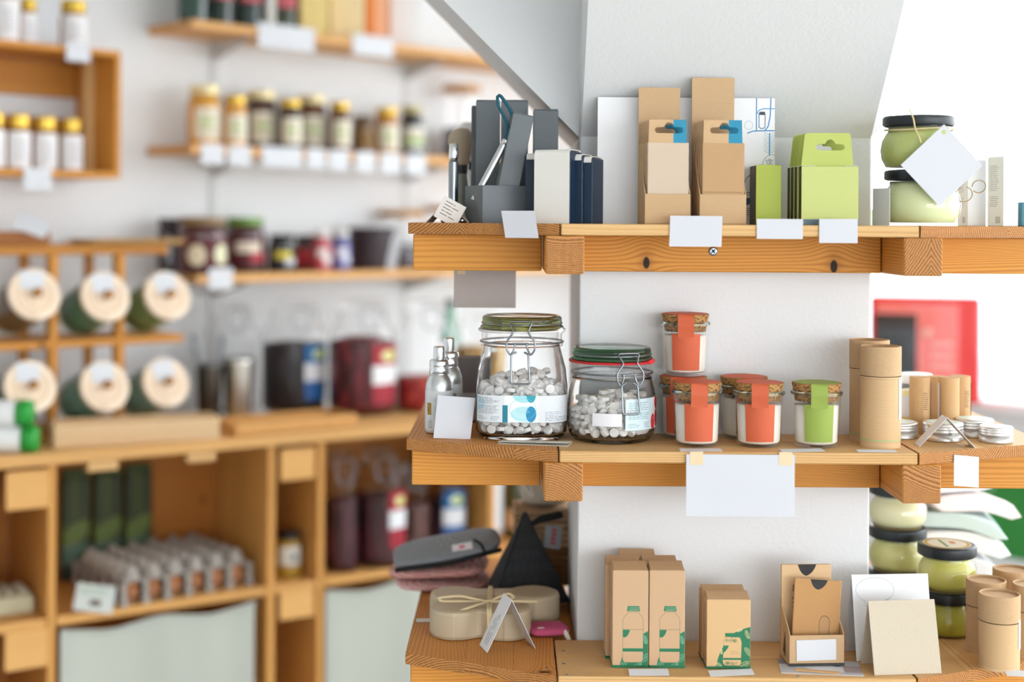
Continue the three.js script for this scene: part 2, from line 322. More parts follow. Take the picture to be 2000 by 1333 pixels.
// navy cartons, one wrapped in a white band
const navy = M('#0f2a42', 0.45);
{
  const mk = (lab, px, D, tr, w, d, h, m, band) => {
    const c = P(px, 430, D), g = thing('navy_carton', lab, 'box', [c[0], S.top, c[2] - d / 2], tr, 'navy cartons');
    part('body', rbox(w, h, d, 0.0015), m, g, [0, h / 2, 0]);
    const bw = band === 1 ? w - 0.002 : w * 0.8;
    const prof = new THREE.Shape(); prof.moveTo(-d / 2 - 0.0012, band === 1 ? 0 : h * 0.97); prof.lineTo(-d / 2 - 0.0012, h - 0.004); prof.quadraticCurveTo(-d / 2 - 0.0012, h + 0.003, -d / 2 + 0.008, h + 0.003); prof.lineTo(d / 2 - 0.008, h + 0.003); prof.quadraticCurveTo(d / 2 + 0.0012, h + 0.003, d / 2 + 0.0012, h - 0.006); prof.lineTo(d / 2 + 0.0012, band === 1 ? 0 : h * 0.97);
    prof.lineTo(d / 2 + 0.0003, band === 1 ? 0 : h * 0.97); prof.lineTo(d / 2 + 0.0003, h - 0.006); prof.quadraticCurveTo(d / 2 + 0.0003, h + 0.002, d / 2 - 0.008, h + 0.002); prof.lineTo(-d / 2 + 0.008, h + 0.002); prof.lineTo(-d / 2 - 0.0002, h - 0.004); prof.lineTo(-d / 2 - 0.0002, 0);
    const b = extrude(prof, bw); b.rotateY(-Math.PI / 2); b.translate(bw / 2, 0, 0);
    part('paper_band', b, M('#eceae3', 0.7), g);
  };
  mk('navy carton wrapped in a broad cream paper band', 1090, 1.99, R(-24), 0.055, 0.044, 0.101, navy, 1);
  mk('dark navy carton between the banded carton and the last navy one', 1138, 1.995, R(-24), 0.018, 0.044, 0.095, navy, 0);
  mk('dark navy carton at the end of its row, beside the white board', 1157, 1.995, R(-24), 0.019, 0.044, 0.092, navy, 0);
  mk('navy carton peeping out between the cream band and the open charcoal box', 1046, 2.045, R(-10), 0.026, 0.035, 0.098, navy, 0);
}
// white board with a line drawing, leaning on the pillar
{
  const p = spot(1167, 1513, 191, 2.046, S.top);
  const m = printed(1400, 980, (c, w, h) => {
    c.fillStyle = '#f1f2f4'; c.fillRect(0, 0, w, h); c.lineWidth = 7; c.strokeStyle = '#3f7fb5'; c.lineJoin = c.lineCap = 'round';
    const L = (pts, col, lw = 6) => { c.strokeStyle = col; c.lineWidth = lw * 1.5; c.beginPath(); pts.forEach(([x, y], i) => i ? c.lineTo(x, y) : c.moveTo(x, y)); c.stroke(); };
    const s = w / 346, X = (px) => (px - 1167) * s, Y = (py) => (py - 191) * s, Q = (a, col, lw) => L(a.map(([x, y]) => [X(x), Y(y)]), col, lw);
    Q([[1477, 192], [1477, 252]], '#4c8cc4'); Q([[1505, 192], [1504, 225], [1500, 245], [1494, 252]], '#3f86c2'); Q([[1477, 222], [1482, 214], [1490, 211], [1512, 211]], '#5a9bd0', 5);
    Q([[1460, 258], [1470, 254], [1490, 253], [1512, 253]], '#4a8ac0');
    Q([[1482, 220], [1482, 246], [1486, 249], [1492, 248], [1494, 245], [1494, 222], [1488, 217], [1482, 220]], '#56606e', 4); c.fillStyle = '#3c4552'; c.fillRect(X(1483), Y(217), 11 * s, 6 * s);
    Q([[1503, 300], [1503, 258]], '#3d8fc0', 6);
    for (let i = 0; i < 9; i++) { Q([[1503, 262 + i * 4.4], [1498, 259 + i * 4.4], [1492, 256 + i * 4.4]], '#5d8ea8', 1.6); Q([[1503, 262 + i * 4.4], [1508, 259 + i * 4.4], [1513, 257 + i * 4.4]], '#5d8ea8', 1.6); }
    c.strokeStyle = '#8a8f96'; c.lineWidth = 4; c.beginPath(); c.arc(X(1509), Y(318), 19 * s, Math.PI * 0.75, Math.PI * 1.9); c.stroke();
    for (let i = 0; i < 16; i++) Q([[1495 + rnd(0, 14), 305 + rnd(0, 18)], [1500 + rnd(0, 12), 308 + rnd(0, 18)]], '#a3a7ad', 2.5);
    c.beginPath(); c.strokeStyle = '#3c5568'; c.lineWidth = 5; c.arc(X(1470), Y(352), 14 * s, Math.PI, Math.PI * 1.9); c.stroke();
    Q([[1455, 372], [1475, 372]], '#61717e', 4); Q([[1455, 376], [1475, 376]], '#61717e', 3); c.fillStyle = '#27526b'; c.beginPath(); c.arc(X(1456), Y(382), 14 * s, 0, Math.PI * 0.5); c.lineTo(X(1456), Y(382)); c.fill();
    for (let i = 0; i < 4; i++) Q([[1450, 402 + i * 4], [1476, 402 + i * 4]], '#8b949c', 3);
    c.strokeStyle = '#93b6d4'; c.lineWidth = 3; c.beginPath(); c.arc(X(1462), Y(243), 8 * s, 0, 6.28); c.stroke();
  }, 0.6);
  solo('drawing_board', box(p.w, p.h, 0.003), [paper, paper, paper, paper, m, paper], 'white board with blue line drawings of a bottle and a plant, leaning on the pillar', 'board', [p.x, S.top + p.h / 2, -2.0485]);
}
// counter displays of kraft, filled with flat euro-hole packets
const euro = (cx, cy, s) => { const q = []; const add = (x, y) => q.push([cx + x * s, cy + y * s]); for (let a = 90; a <= 270; a += 30) add(-1 + 0.28 * Math.cos(R(a)), 0.28 * Math.sin(R(a))); for (let a = -90; a <= 90; a += 30) add(1 + 0.28 * Math.cos(R(a)), 0.28 * Math.sin(R(a))); add(0.45, 0.28); for (let a = 20; a <= 160; a += 20) add(0.4 * Math.cos(R(a)), 0.3 + 0.4 * Math.sin(R(a))); add(-0.45, 0.28); return q.reverse(); };
function packet(name, label, w, hb, hh, t, faceMat, headMat, group) {
  const g = thing(name, label, 'packet', [0, 0, 0], 0, group);
  part('pouch', rbox(w, hb, t, 0.0015), faceMat, g, [0, hb / 2, 0]);
  const head = extrude([[-w / 2 + 0.001, 0], [w / 2 - 0.003, 0], [w / 2 - 0.004, hh], [-w / 2 + 0.002, hh]], 0.0007, 0, [euro(0.001, hh * 0.55, 0.0155)]);
  part('header', head, headMat, g, [0, hb - 0.0005, t / 2 - 0.001]);
  return g;
}
function display(x0, xFront, x1, yBack, backRight, fold, lab, faceMat, n, packLab, behindLab, perf) {
  const D = 1.965, tr = R(3.5), c = P((xFront + x1) / 2, 432, D), w = (x1 - xFront) * D / F, d = 0.06, hF = 0.042, hM = 0.112, t = 0.0014, hB = yAt(x0, yBack, D + d) - S.top;
  const ox = c[0] - Math.sin(tr) * d / 2, oz = c[2] - Math.cos(tr) * d / 2;
  const g = thing('display_box', lab, 'box', [ox, S.top, oz], tr);
  part('bottom', box(w, t, d), kraft, g, [0, t / 2, 0]);
  part('front_panel', rbox(w, hF, t, 0.0005, 1), kraft, g, [0, hF / 2, d / 2 - t / 2]);
  const side = () => { const s = new THREE.Shape(); s.moveTo(-d / 2, 0); s.lineTo(d / 2 - t, 0); s.lineTo(d / 2 - t, hF); s.quadraticCurveTo(0.002, hF + 0.03, -d / 2 + 0.01, hM); s.lineTo(-d / 2, hM); const e = extrude(s, t); e.rotateY(-Math.PI / 2); return e; };
  part('side_panel', side(), kraft, g, [-w / 2 + t, 0, 0]); part('side_panel', side(), kraft, g, [w / 2, 0, 0]);
  const bk = part('back_panel', rbox(w - 0.004, hB, t, 0.0005, 1), kraft, g, [-0.003, hB / 2, -d / 2 + t]);
  part('crease', box(w - 0.006, 0.0008, 0.0008), kraft, bk, [0, hB / 2 - fold, t / 2]);
  if (perf) for (let i = 0; i < 22; i++) part('perforation', box(0.0016, 0.0007, 0.0004), M('#7c5d3c', 0.9), g, [-w / 2 + 0.007 + i * (w - 0.014) / 21, hF + 0.003, d / 2 - 0.0028]);
  // packets
  const blue = printed(256, 128, (q, a, b) => { q.fillStyle = '#d0ad83'; q.fillRect(0, 0, a, b); q.fillStyle = '#2b8fb0'; q.fillRect(a * 0.62, 0, a * 0.38, b); }, 0.7);
  const pw = w - 0.006, hh = 0.032, hb = 0.112;
  const bt = blue.map; bt.wrapS = bt.wrapT = THREE.ClampToEdgeWrapping; bt.repeat.set(1 / pw, 1 / hh); bt.offset.set(0.5, 0);
  const group = packLab.includes('blue') ? 'packets in the ' + (perf ? 'taller' : 'shorter') + ' kraft display' : undefined;
  const first = packet('paper_packet', packLab, pw, hb, hh, 0.0075, faceMat, blue, group);
  const put = (o, k) => { const zz = d / 2 - t - 0.0052 - k * 0.0098, xx = 0.0008 - k * 0.0011; o.position.set(ox + Math.cos(tr) * xx + Math.sin(tr) * zz, S.top + t, oz - Math.sin(tr) * xx + Math.cos(tr) * zz); o.rotation.y = tr; };
  put(first, 0);
  for (let k = 1; k < n; k++) { const o = copy(first, [0, 0, 0], 0, behindLab + ', ' + ['', 'second', 'third', 'fourth', 'last'][k] + ' in its display'); o.traverse((m) => { if (m.name === 'pouch') m.material = kraft; }); put(o, k); }
}
display(1231, 1259, 1349, 171, 0, 0.052, 'kraft display box with a tall back flap and a pale panel', M('#d2bea8', 0.75), 5, 'packet with a blue header corner and a plain pale panel, foremost in its display', 'kraft packet behind the pale-panelled one');
display(1352, 1366, 1458, 152, 0, 0.036, 'kraft display box with the tallest back flap, creased across', kraftMat('#c8a176'), 5, 'kraft packet with a blue header corner, foremost in its display', 'kraft packet in the display with the tallest flap', true);
// green cartons
const lime = M('#a6b53c', 0.5), limePale = M('#b9c560', 0.5), cartonDark = M('#2a231c', 0.6);
{
  const p = spot(1476, 1526, 323, 1.99, S.top), g = thing('slim_carton', 'slim lime green carton between the kraft display and the green euro-hole boxes', 'box', [p.x, S.top, -2.015]);
  const s = printed(128, 256, (c, w, h) => { c.fillStyle = '#5d5a52'; c.fillRect(0, 0, w, h); lines(c, 10, 20, 100, 18, 12, '#8f8b80', 0.3, 0.3); });
  part('body', rbox(p.w, p.h, 0.05, 0.001), [lime, s, lime, lime, lime, lime], g, [0, p.h / 2, 0]);
  part('tuck_flap', rbox(p.w * 0.6, 0.0012, 0.04, 0.0004, 1), limePale, g, [0, p.h + 0.0005, 0]);
}
{
  const D = 1.962, p = spot(1565, 1677, 325, D, S.top), d = 0.017;
  const front = printed(512, 512, (c, w, h) => {
    c.fillStyle = '#c3cc78'; c.fillRect(0, 0, w, h); c.fillStyle = '#5d7380'; c.fillRect(0, h * 0.9, w, h * 0.1);
    c.strokeStyle = '#9fb0bb'; c.lineWidth = 2; for (let k = 0; k < 8; k++) { c.beginPath(); c.moveTo(20, h * 0.95); c.lineTo(20 + 20 * Math.cos(k * 0.785), h * 0.95 + 20 * Math.sin(k * 0.785)); c.stroke(); }
    lines(c, 175, h * 0.915, 300, 1, 14, '#7fc7c4', 0.05, 0.7);
  }, 0.5);
  const sideM = printed(64, 512, (c, w, h) => { c.fillStyle = '#2a231c'; c.fillRect(0, 0, w, h); c.save(); c.rotate(Math.PI / 2); lines(c, 30, -40, 440, 2, 14, '#8d7d5c', 0.2, 0.3); c.restore(); }, 0.6);
  const g = thing('hook_carton', 'lime green carton with a euro-hole header and slate strip, foremost of its row', 'box', [p.x, S.top, -(D + d / 2)], 0, 'lime green hook cartons');
  part('body', rbox(p.w, p.h, d, 0.0008), [sideM, sideM, lime, lime, front, lime], g, [0, p.h / 2, 0]);
  const w = p.w, hh = 0.047;
  const hs = new THREE.Shape(); hs.moveTo(-w * 0.46, 0); hs.lineTo(-w * 0.4, hh * 0.9); hs.quadraticCurveTo(-w * 0.385, hh, -w * 0.33, hh); hs.lineTo(w * 0.36, hh); hs.quadraticCurveTo(w * 0.4, hh, w * 0.41, hh * 0.9); hs.lineTo(w * 0.46, 0);
  part('header', extrude(hs, 0.0008, 0, [euro(0.004, hh * 0.58, 0.0155)]), limePale, g, [-0.002, p.h - 0.0005, -0.001]);
  for (const s of [-1, 1]) part('shoulder_flap', rbox(w * 0.24, 0.0008, d * 0.8, 0.0003, 1), M('#e9ecd9', 0.6), g, [s * w * 0.37, p.h + 0.0006, 0.002]);
  for (let k = 1; k < 4; k++) copy(g, [p.x - 0.0014 * k - 0.001, S.top, -(D + d / 2 + 0.0185 * k)], 0.0, ['', 'lime green hook carton directly behind the foremost one', 'lime green hook carton, third in its row from the shelf edge', 'lime green hook carton, last in its row, next to the pillar'][k]);
}
// two stacked jars of green salve with a diamond tag
function salveJar(name, label, R0, h, creamCol, lidH = 0.014, lidR = R0 * 0.9, group) {
  const g = thing(name, label, 'jar', [0, 0, 0], 0, group), b = h - lidH;
  const prof = (k) => [[0, 0.004 * (k < 1)], [R0 * 0.72 * k, 0.001 + 0.004 * (k < 1)], [R0 * 0.86 * k, b * 0.07], [R0 * 0.97 * k, b * 0.25], [R0 * k, b * 0.45], [R0 * 0.96 * k, b * 0.66], [R0 * 0.86 * k, b * 0.82], [R0 * 0.8 * k, b * 0.88], [R0 * 0.8 * k, b * (k < 1 ? 0.97 : 1)]];
  part('glass_body', lathe(prof(1), 48), glass, g);
  part('salve', lathe([...prof(0.955), [0, b * 0.97]], 48), M(creamCol, 0.45), g);
  const lid = part('lid', lathe([[lidR * 0.95, b], [lidR, b + 0.0015], [lidR, b + lidH - 0.003], [lidR * 0.97, b + lidH - 0.0006], [lidR * 0.9, b + lidH], [0, b + lidH]], 48), M('#1d2529', 0.35), g);
  return { g, lid };
}
{
  const D = 2.0, p = spot(1720, 1876, 333, D, S.top), q = spot(1717, 1873, 228, D, S.top), h1 = p.h, h2 = q.h - p.h;
  const a = salveJar('salve_jar', 'lower glass jar of pale green salve, black lid under another jar', 0.0555, h1, '#d9e0a8'); a.g.position.set(p.x, S.top, -D);
  const b = salveJar('salve_jar', 'upper glass jar of green salve with black lid and a raffia-tied diamond tag', 0.0545, h2 - 0.0005, '#b9c471'); b.g.position.set(q.x - 0.001, S.top + h1 + 0.0003, -D);
  const ring = []; for (let k = 0; k < 24; k++) { const t = k / 24 * 6.283; ring.push([0.0465 * Math.sin(t), h2 * 0.74 + 0.0015 * Math.sin(2 * t), 0.0465 * Math.cos(t)]); }
  part('raffia_tie', tube(ring, 0.0012, 60, true), raffia, b.g);
  part('raffia_end', tube([[-0.026, h2 * 0.99 + 0.008, 0.046], [-0.022, h2 * 0.9, 0.052], [-0.019, h2 * 0.74, 0.0495], [-0.015, h2 * 0.55, 0.0565], [-0.013, h2 * 0.46, 0.057]], 0.0012, 30), raffia, b.g);
  const cx = P(1839, 323, 1.938), sh = [[0.0405, 0.0385], [-0.0405, 0.0385], [-0.0405, -0.0385], [0.0405, -0.0385]], hole = []; for (let k = 0; k < 14; k++) hole.push([0.033 + 0.0032 * Math.cos(-k / 14 * 6.283), 0.031 + 0.0032 * Math.sin(-k / 14 * 6.283)]);
  const tg = extrude(sh, 0.0009, 0, [hole]); solo('diamond_tag', tg, M('#d6d8de', 0.7), 'large white square tag hung cornerwise on the salve jars', 'tag', [cx[0], cx[1], cx[2]], [0, 0, R(43.5)]);
  // tag and twine on the lower jar
  const t = P(1725, 400, 1.985); card('hang_tag', 0.034, 0.052, 'white tag propped against the side of the lower salve jar', [t[0] - 0.004, S.top + 0.0262, t[2] + 0.005], [0, R(-62), 0], M('#e9ece4', 0.7), 'tag');
  const tw = P(1884, 372, 1.99), loop = (ox, oy, r, a0) => { const q2 = []; for (let k = 0; k <= 16; k++) { const t2 = a0 + k / 16 * 5.6; q2.push([ox + r * Math.cos(t2), oy + r * 0.9 * Math.sin(t2), 0.002 * Math.sin(t2)]); } return q2; };
  const bow = thing('twine_bow', 'thin brown twine tied in a bow beside the diamond tag', 'twine', [tw[0] + 0.002, tw[1], tw[2] + 0.018]);
  part('loop', tube(loop(-0.0085, -0.006, 0.0115, 2), 0.0007, 40), M('#a58a63', 0.9), bow); part('loop', tube(loop(0.012, 0.005, 0.0095, -2.4), 0.0007, 40), M('#a58a63', 0.9), bow);
}
{ // pale cartons at the end of the shelf
  const txt = printed(256, 512, (c, w, h) => { c.fillStyle = '#ecebea'; c.fillRect(0, 0, w, h); lines(c, 40, 60, 150, 14, 14, '#b3b0b2', 0.3, 0.4); lines(c, 40, 290, 150, 6, 14, '#b3b0b2', 0.3, 0.4); c.fillStyle = '#8f8d90'; for (let k = 0; k < 16; k++) c.fillRect(130 + k * 5, 440, 1 + (k * 7) % 4, 50); }, 0.6);
  const face = printed(256, 512, (c, w, h) => { c.fillStyle = '#eef0f2'; c.fillRect(0, 0, w, h); c.strokeStyle = '#cfe3e6'; c.lineWidth = 6; for (const [x, y, r] of [[40, 170, 55], [150, 60, 40], [120, 380, 70]]) { c.beginPath(); c.arc(x, y, r, 0, 6.3); c.stroke(); } }, 0.6);
  const mk = (lab, x0, xe, x1, yt, D, tr, front) => { const w = (x1 - xe) * D / F / Math.cos(tr), c = P((xe + x1) / 2, 430, D), h = yAt(x0, yt, D) - S.top, d = 0.03, g = thing('pale_carton', lab, 'box', [c[0] - Math.sin(tr) * d / 2, S.top, c[2] - Math.cos(tr) * d / 2], tr, 'pale cartons by the salve jars'); part('body', rbox(w, h, d, 0.0015), [front, txt, paper, paper, front, paper], g, [0, h / 2, 0]); part('tuck_flap', rbox(w * 0.9, 0.001, d * 0.9, 0.0003, 1), paper, g, [0, h + 0.0004, 0]); };
  mk('plain off-white carton standing close to the salve jars', 1876, 1888, 1928, 313, 2.1, R(12), M('#ecedee', 0.6));
  mk('off-white carton with a printed side and faint circles on its face', 1931, 1956, 1993, 307, 2.06, R(30), face);
  const p = spot(1997, 2040, 395, 2.06, S.top); solo('teal_box', rbox(p.w, p.h, 0.03, 0.002), M('#3f7f92', 0.5), 'small teal box next to the circle-printed carton', 'box', [p.x, S.top + p.h / 2, -2.08]);
  const c = spot(1702, 1712, 408, 2.3, S.top), g = thing('marker_pen', 'small bright green marker standing behind the salve jars', 'pen', [c.x, S.top, c.z]);
  part('barrel', cyl(0.0045, 0.0045, c.h * 0.6, 20), M('#7fd14a', 0.4), g, [0, c.h * 0.3, 0]); part('cap', lathe([[0.0048, c.h * 0.6], [0.0048, c.h * 0.9], [0.003, c.h], [0, c.h]], 20), M('#64b93a', 0.4), g);
}
// blank price cards hung on the front edge
function edgeCard(x0, x1, y0, y1, label, D = 1.9382, skew = 0, turn = 0) {
  const a = P((x0 + x1) / 2, (y0 + y1) / 2, D), k = D / F, w = (x1 - x0) * k, h = (y1 - y0) * k;
  const g = extrude([[-w / 2 + skew, -h / 2], [w / 2 + skew, -h / 2], [w / 2 - skew, h / 2], [-w / 2 - skew, h / 2]], 0.0006);
  return solo('price_card', g, M('#d6d8de', 0.7), label, 'price card', a, [0, turn, 0]);
}
edgeCard(981, 1050, 412, 465, 'blank white card, slanted, on the shelf edge below the open charcoal box', 1.957, 0.0032, R(-20));
edgeCard(1308, 1410, 422, 482, 'blank white price card on the shelf edge below the kraft displays', 1.9382, -0.0006);
edgeCard(1478, 1568, 428, 467, 'blank white price card on the shelf edge below the slim lime carton');
edgeCard(1600, 1675, 428, 475, 'blank white price card on the shelf edge below the green hook cartons');
{ const a = P(947, 562, 2.16), k = 2.16 / F, g = thing('hanging_card', 'large grey-beige card hanging under the rail of the highest shelf', 'card', [a[0], a[1] - 0.028, a[2]]); part('sheet', rbox(121 * k, 84 * k, 0.0008, 0.0003, 1), M('#b3a8a2', 0.8), g, [0, 0.03, 0]); part('tape', box(0.012, 0.016, 0.0004), M('#d8c3a0', 0.5), g, [-0.036, 0.056, 0.0007]); }
// ---------------------------------------------------------------- on the middle shelf
// aluminium spray bottles
{
  const lab = printed(512, 256, (c, w, h) => {
    c.fillStyle = '#dfe4e4'; c.fillRect(0, 0, w, h); c.fillStyle = '#26282c'; let y = 60; while (y < 190) { const t = rnd(1.5, 6); c.fillRect(250, y, 60, t); y += t + rnd(1.5, 5); }
    c.fillStyle = '#a98422'; c.fillRect(176, 80, 34, 80); c.fillStyle = '#5b4a1c'; c.fillRect(182, 110, 8, 30); c.save(); c.translate(200, 250); c.rotate(-Math.PI / 2); lines(c, 0, -16, 70, 4, 9, '#777b80', 0.3, 0.4); c.restore(); c.fillStyle = '#333'; c.fillRect(232, 50, 4, 4); c.fillRect(232, 60, 4, 4);
  }, 0.5);
  const mk = (label, px, D, h) => {
    const p = P(px, 852, D), g = thing('spray_bottle', label, 'bottle', [p[0], S.mid, p[2]]), r = 0.0202;
    part('body', lathe([[0, 0], [r - 0.003, 0], [r, 0.003], [r, h * 0.52], [r * 0.96, h * 0.58], [r * 0.8, h * 0.65], [r * 0.58, h * 0.7], [r * 0.56, h * 0.71], [0, h * 0.71]], 36), alu, g);
    part('label', arcBand(r + 0.0003, r + 0.0003, h * 0.44, 0, 5.9, 40), lab, g, [0, h * 0.28, 0]);
    part('neck_collar', lathe([[r * 0.6, h * 0.69], [r * 0.72, h * 0.69], [r * 0.72, h * 0.74], [r * 0.66, h * 0.745], [r * 0.72, h * 0.755], [r * 0.66, h * 0.765], [r * 0.72, h * 0.775], [r * 0.72, h * 0.83], [r * 0.6, h * 0.85], [0, h * 0.85]], 36), chrome, g);
    part('spray_head', lathe([[r * 0.36, h * 0.85], [r * 0.42, h * 0.86], [r * 0.42, h * 0.985], [r * 0.38, h], [0, h]], 28), chrome, g);
  };
  mk('aluminium spray bottle with a barcode label, behind the tilted white card', 857, 2.1, 0.128);
  mk('aluminium spray bottle half hidden behind another with a barcode label', 876, 2.148, 0.137);
}
{ const p = spot(893, 950, 700, 2.21, S.mid), g = thing('grey_carton', 'grey carton with a paler lower half between spray bottles and tall jar', 'box', [p.x, S.mid, -2.235]); part('body', rbox(p.w, p.h, 0.05, 0.002), M('#6f6764', 0.6), g, [0, p.h / 2, 0]); part('label', box(p.w * 0.96, p.h * 0.42, 0.0006), M('#a9a5a4', 0.6), g, [0, p.h * 0.25, 0.0254]); }
{ const p = P(883, 815, 2.04), s = extrude([[-0.026, -0.0305], [0.0255, -0.032], [0.032, 0.027], [-0.0205, 0.0305]].map(([x, y]) => [x * 1.03, y]), 0.0009); solo('price_card', s, M('#d6d8de', 0.7), 'blank white card tilted on the shelf in front of the spray bottles', 'price card', [p[0], S.mid + 0.0315, -2.046], [-0.12, 0.06, 0]); }
// clip-top glass jars
const tabGeo = lathe([[0, -0.003], [0.006, -0.003], [0.0067, -0.0022], [0.0067, 0.0022], [0.006, 0.003], [0, 0.003]], 16), tabMat = M('#faf8f4', 0.7);
function superRing(a, n, k) { const q = [], pw = 2 / n; for (let i = 0; i < k; i++) { const t = i / k * 6.28319, c = Math.cos(t), s = Math.sin(t); q.push([a * Math.sign(c) * Math.abs(c) ** pw, a * Math.sign(s) * Math.abs(s) ** pw]); } return q; }
function loft(levels, k = 64, cap = true) { // levels: [y, half width, squareness]
  const pos = [], idx = [], uv = [];
  levels.forEach(([y, a, n], j) => superRing(a, n, k).forEach(([x, z], i) => { pos.push(x, y, z); uv.push(i / k, j / levels.length); }));
  for (let j = 0; j + 1 < levels.length; j++) for (let i = 0; i < k; i++) { const a = j * k + i, b = j * k + (i + 1) % k; idx.push(a, a + k, b, b, a + k, b + k); }
  if (cap) { const c = pos.length / 3; pos.push(0, levels[0][0], 0); uv.push(0, 0); for (let i = 0; i < k; i++) idx.push(c, i, (i + 1) % k); }
  const g = new THREE.BufferGeometry(); g.setAttribute('position', new THREE.Float32BufferAttribute(pos, 3)); g.setAttribute('uv', new THREE.Float32BufferAttribute(uv, 2)); g.setIndex(idx); g.computeVertexNormals(); return g;
}
const jarGlass = M('#ffffff', 0.0, { transmission: 1, thickness: 0.004, ior: 1.22 });
function clipJar(label, pos, rn, y0, h, levels, gasket, gasketLabel, lidTint, clasp) { // rn: neck radius, y0: where the shoulder meets the neck, h: full height
  const g = thing('clip_jar', label, 'jar', pos);
  const inner = levels.map(([y, a, n], i) => [y + (i < 2 ? 0.006 : 0), a - 0.0032, n]).reverse();   // outer face, lip, inner face: one closed wall of glass
  part('glass_body', loft([[0.0, 0.001, 2], ...levels, ...inner, [0.006, 0.001, 2]], 64, false), jarGlass, g);
  const lh = h - y0;
  part('neck_ring', lathe([[rn - 0.004, y0], [rn, y0 + lh * 0.02], [rn + 0.001, y0 + lh * 0.1], [rn - 0.0005, y0 + lh * 0.15], [rn - 0.0005, y0 + lh * 0.42], [rn + 0.0015, y0 + lh * 0.46], [rn + 0.0015, y0 + lh * 0.5], [rn - 0.006, y0 + lh * 0.5], [rn - 0.006, y0]], 64), glass, g);
  const gk = part('gasket', lathe([[rn - 0.006, y0 + lh * 0.5], [rn + 0.0045, y0 + lh * 0.5], [rn + 0.005, y0 + lh * 0.53], [rn + 0.0045, y0 + lh * 0.57], [rn - 0.006, y0 + lh * 0.57]], 64), gasket, g); gk.userData.label = gasketLabel;
  part('gasket_tab', extrude(new THREE.Shape([[0, 0], [0.011, 0.001], [0.021, 0.0045], [0.024, 0.001], [0.02, -0.0022], [0, -0.002]].map(([x, y]) => new THREE.Vector2(x, y))), 0.0025, 0.0004), gasket, g, [rn * Math.sin(0.75), y0 + lh * 0.545, rn * Math.cos(0.75)], [0, 0.75, 0]);
  part('glass_lid', lathe([[0, y0 + lh * 0.6], [rn + 0.001, y0 + lh * 0.575], [rn + 0.002, y0 + lh * 0.64], [rn - 0.001, y0 + lh * 0.7], [rn - 0.003, y0 + lh * 0.74], [rn - 0.001, y0 + lh * 0.8], [rn - 0.001, y0 + lh * 0.93], [rn - 0.004, h], [rn - 0.01, h - 0.002], [0, h - 0.003]], 64), lidTint, g);
  const wr = 0.0014, ring = (y, r) => { const q = []; for (let k = 0; k < 32; k++) q.push([r * Math.sin(k / 32 * 6.283), y, r * Math.cos(k / 32 * 6.283)]); return tube(q, wr, 96, true); };
  part('wire_ring', ring(y0 + lh * 0.16, rn + 0.0012), steel, g); part('wire_ring', ring(y0 + lh * 0.76, rn - 0.001), steel, g);
  const c = new THREE.Group(); c.name = 'clasp'; c.rotation.y = clasp; g.add(c);
  const z = rn + 0.005, Y = (f) => y0 + lh * f;
  part('bail_wire', tube([[-0.015, Y(0.84), z - 0.004], [-0.0135, Y(0.87), z - 0.003], [0, Y(0.88), z - 0.003], [0.0135, Y(0.87), z - 0.003], [0.015, Y(0.82), z - 0.002], [0.011, Y(0.6), z + 0.002], [0.012, Y(0.5), z + 0.003], [0.0195, Y(0.26), z + 0.003], [0.0195, Y(0.0), z + 0.003], [0.014, Y(-0.16), z + 0.002], [0.009, Y(0.05), z], [0.0085, Y(0.2), z]], wr, 80), steel, c);
  part('bail_wire', tube([[-0.015, Y(0.84), z - 0.004], [-0.015, Y(0.8), z - 0.002], [-0.011, Y(0.6), z + 0.002], [-0.012, Y(0.5), z + 0.003], [-0.0195, Y(0.26), z + 0.003], [-0.0195, Y(0.0), z + 0.003], [-0.014, Y(-0.16), z + 0.002], [-0.009, Y(0.05), z], [-0.0085, Y(0.2), z]], wr, 60), steel, c);
  part('hinge_pin', tube([[-0.011, Y(0.19), z], [0, Y(0.18), z], [0.011, Y(0.19), z]], wr, 12), steel, c);
  const zz = z + 0.0035;
  part('lever_wire', tube([[-0.006, Y(-0.08), zz - 0.002], [-0.013, Y(-0.16), zz], [-0.0135, Y(-0.5), zz + 0.002], [-0.013, Y(-0.98), zz + 0.004], [-0.0105, Y(-1.06), zz + 0.004], [0, Y(-1.07), zz + 0.004], [0.0105, Y(-1.06), zz + 0.004], [0.013, Y(-0.98), zz + 0.004], [0.0115, Y(-0.5), zz + 0.002], [0.0105, Y(-0.16), zz], [0.005, Y(-0.08), zz - 0.002]], wr, 90), steel, c);
  return g;
}
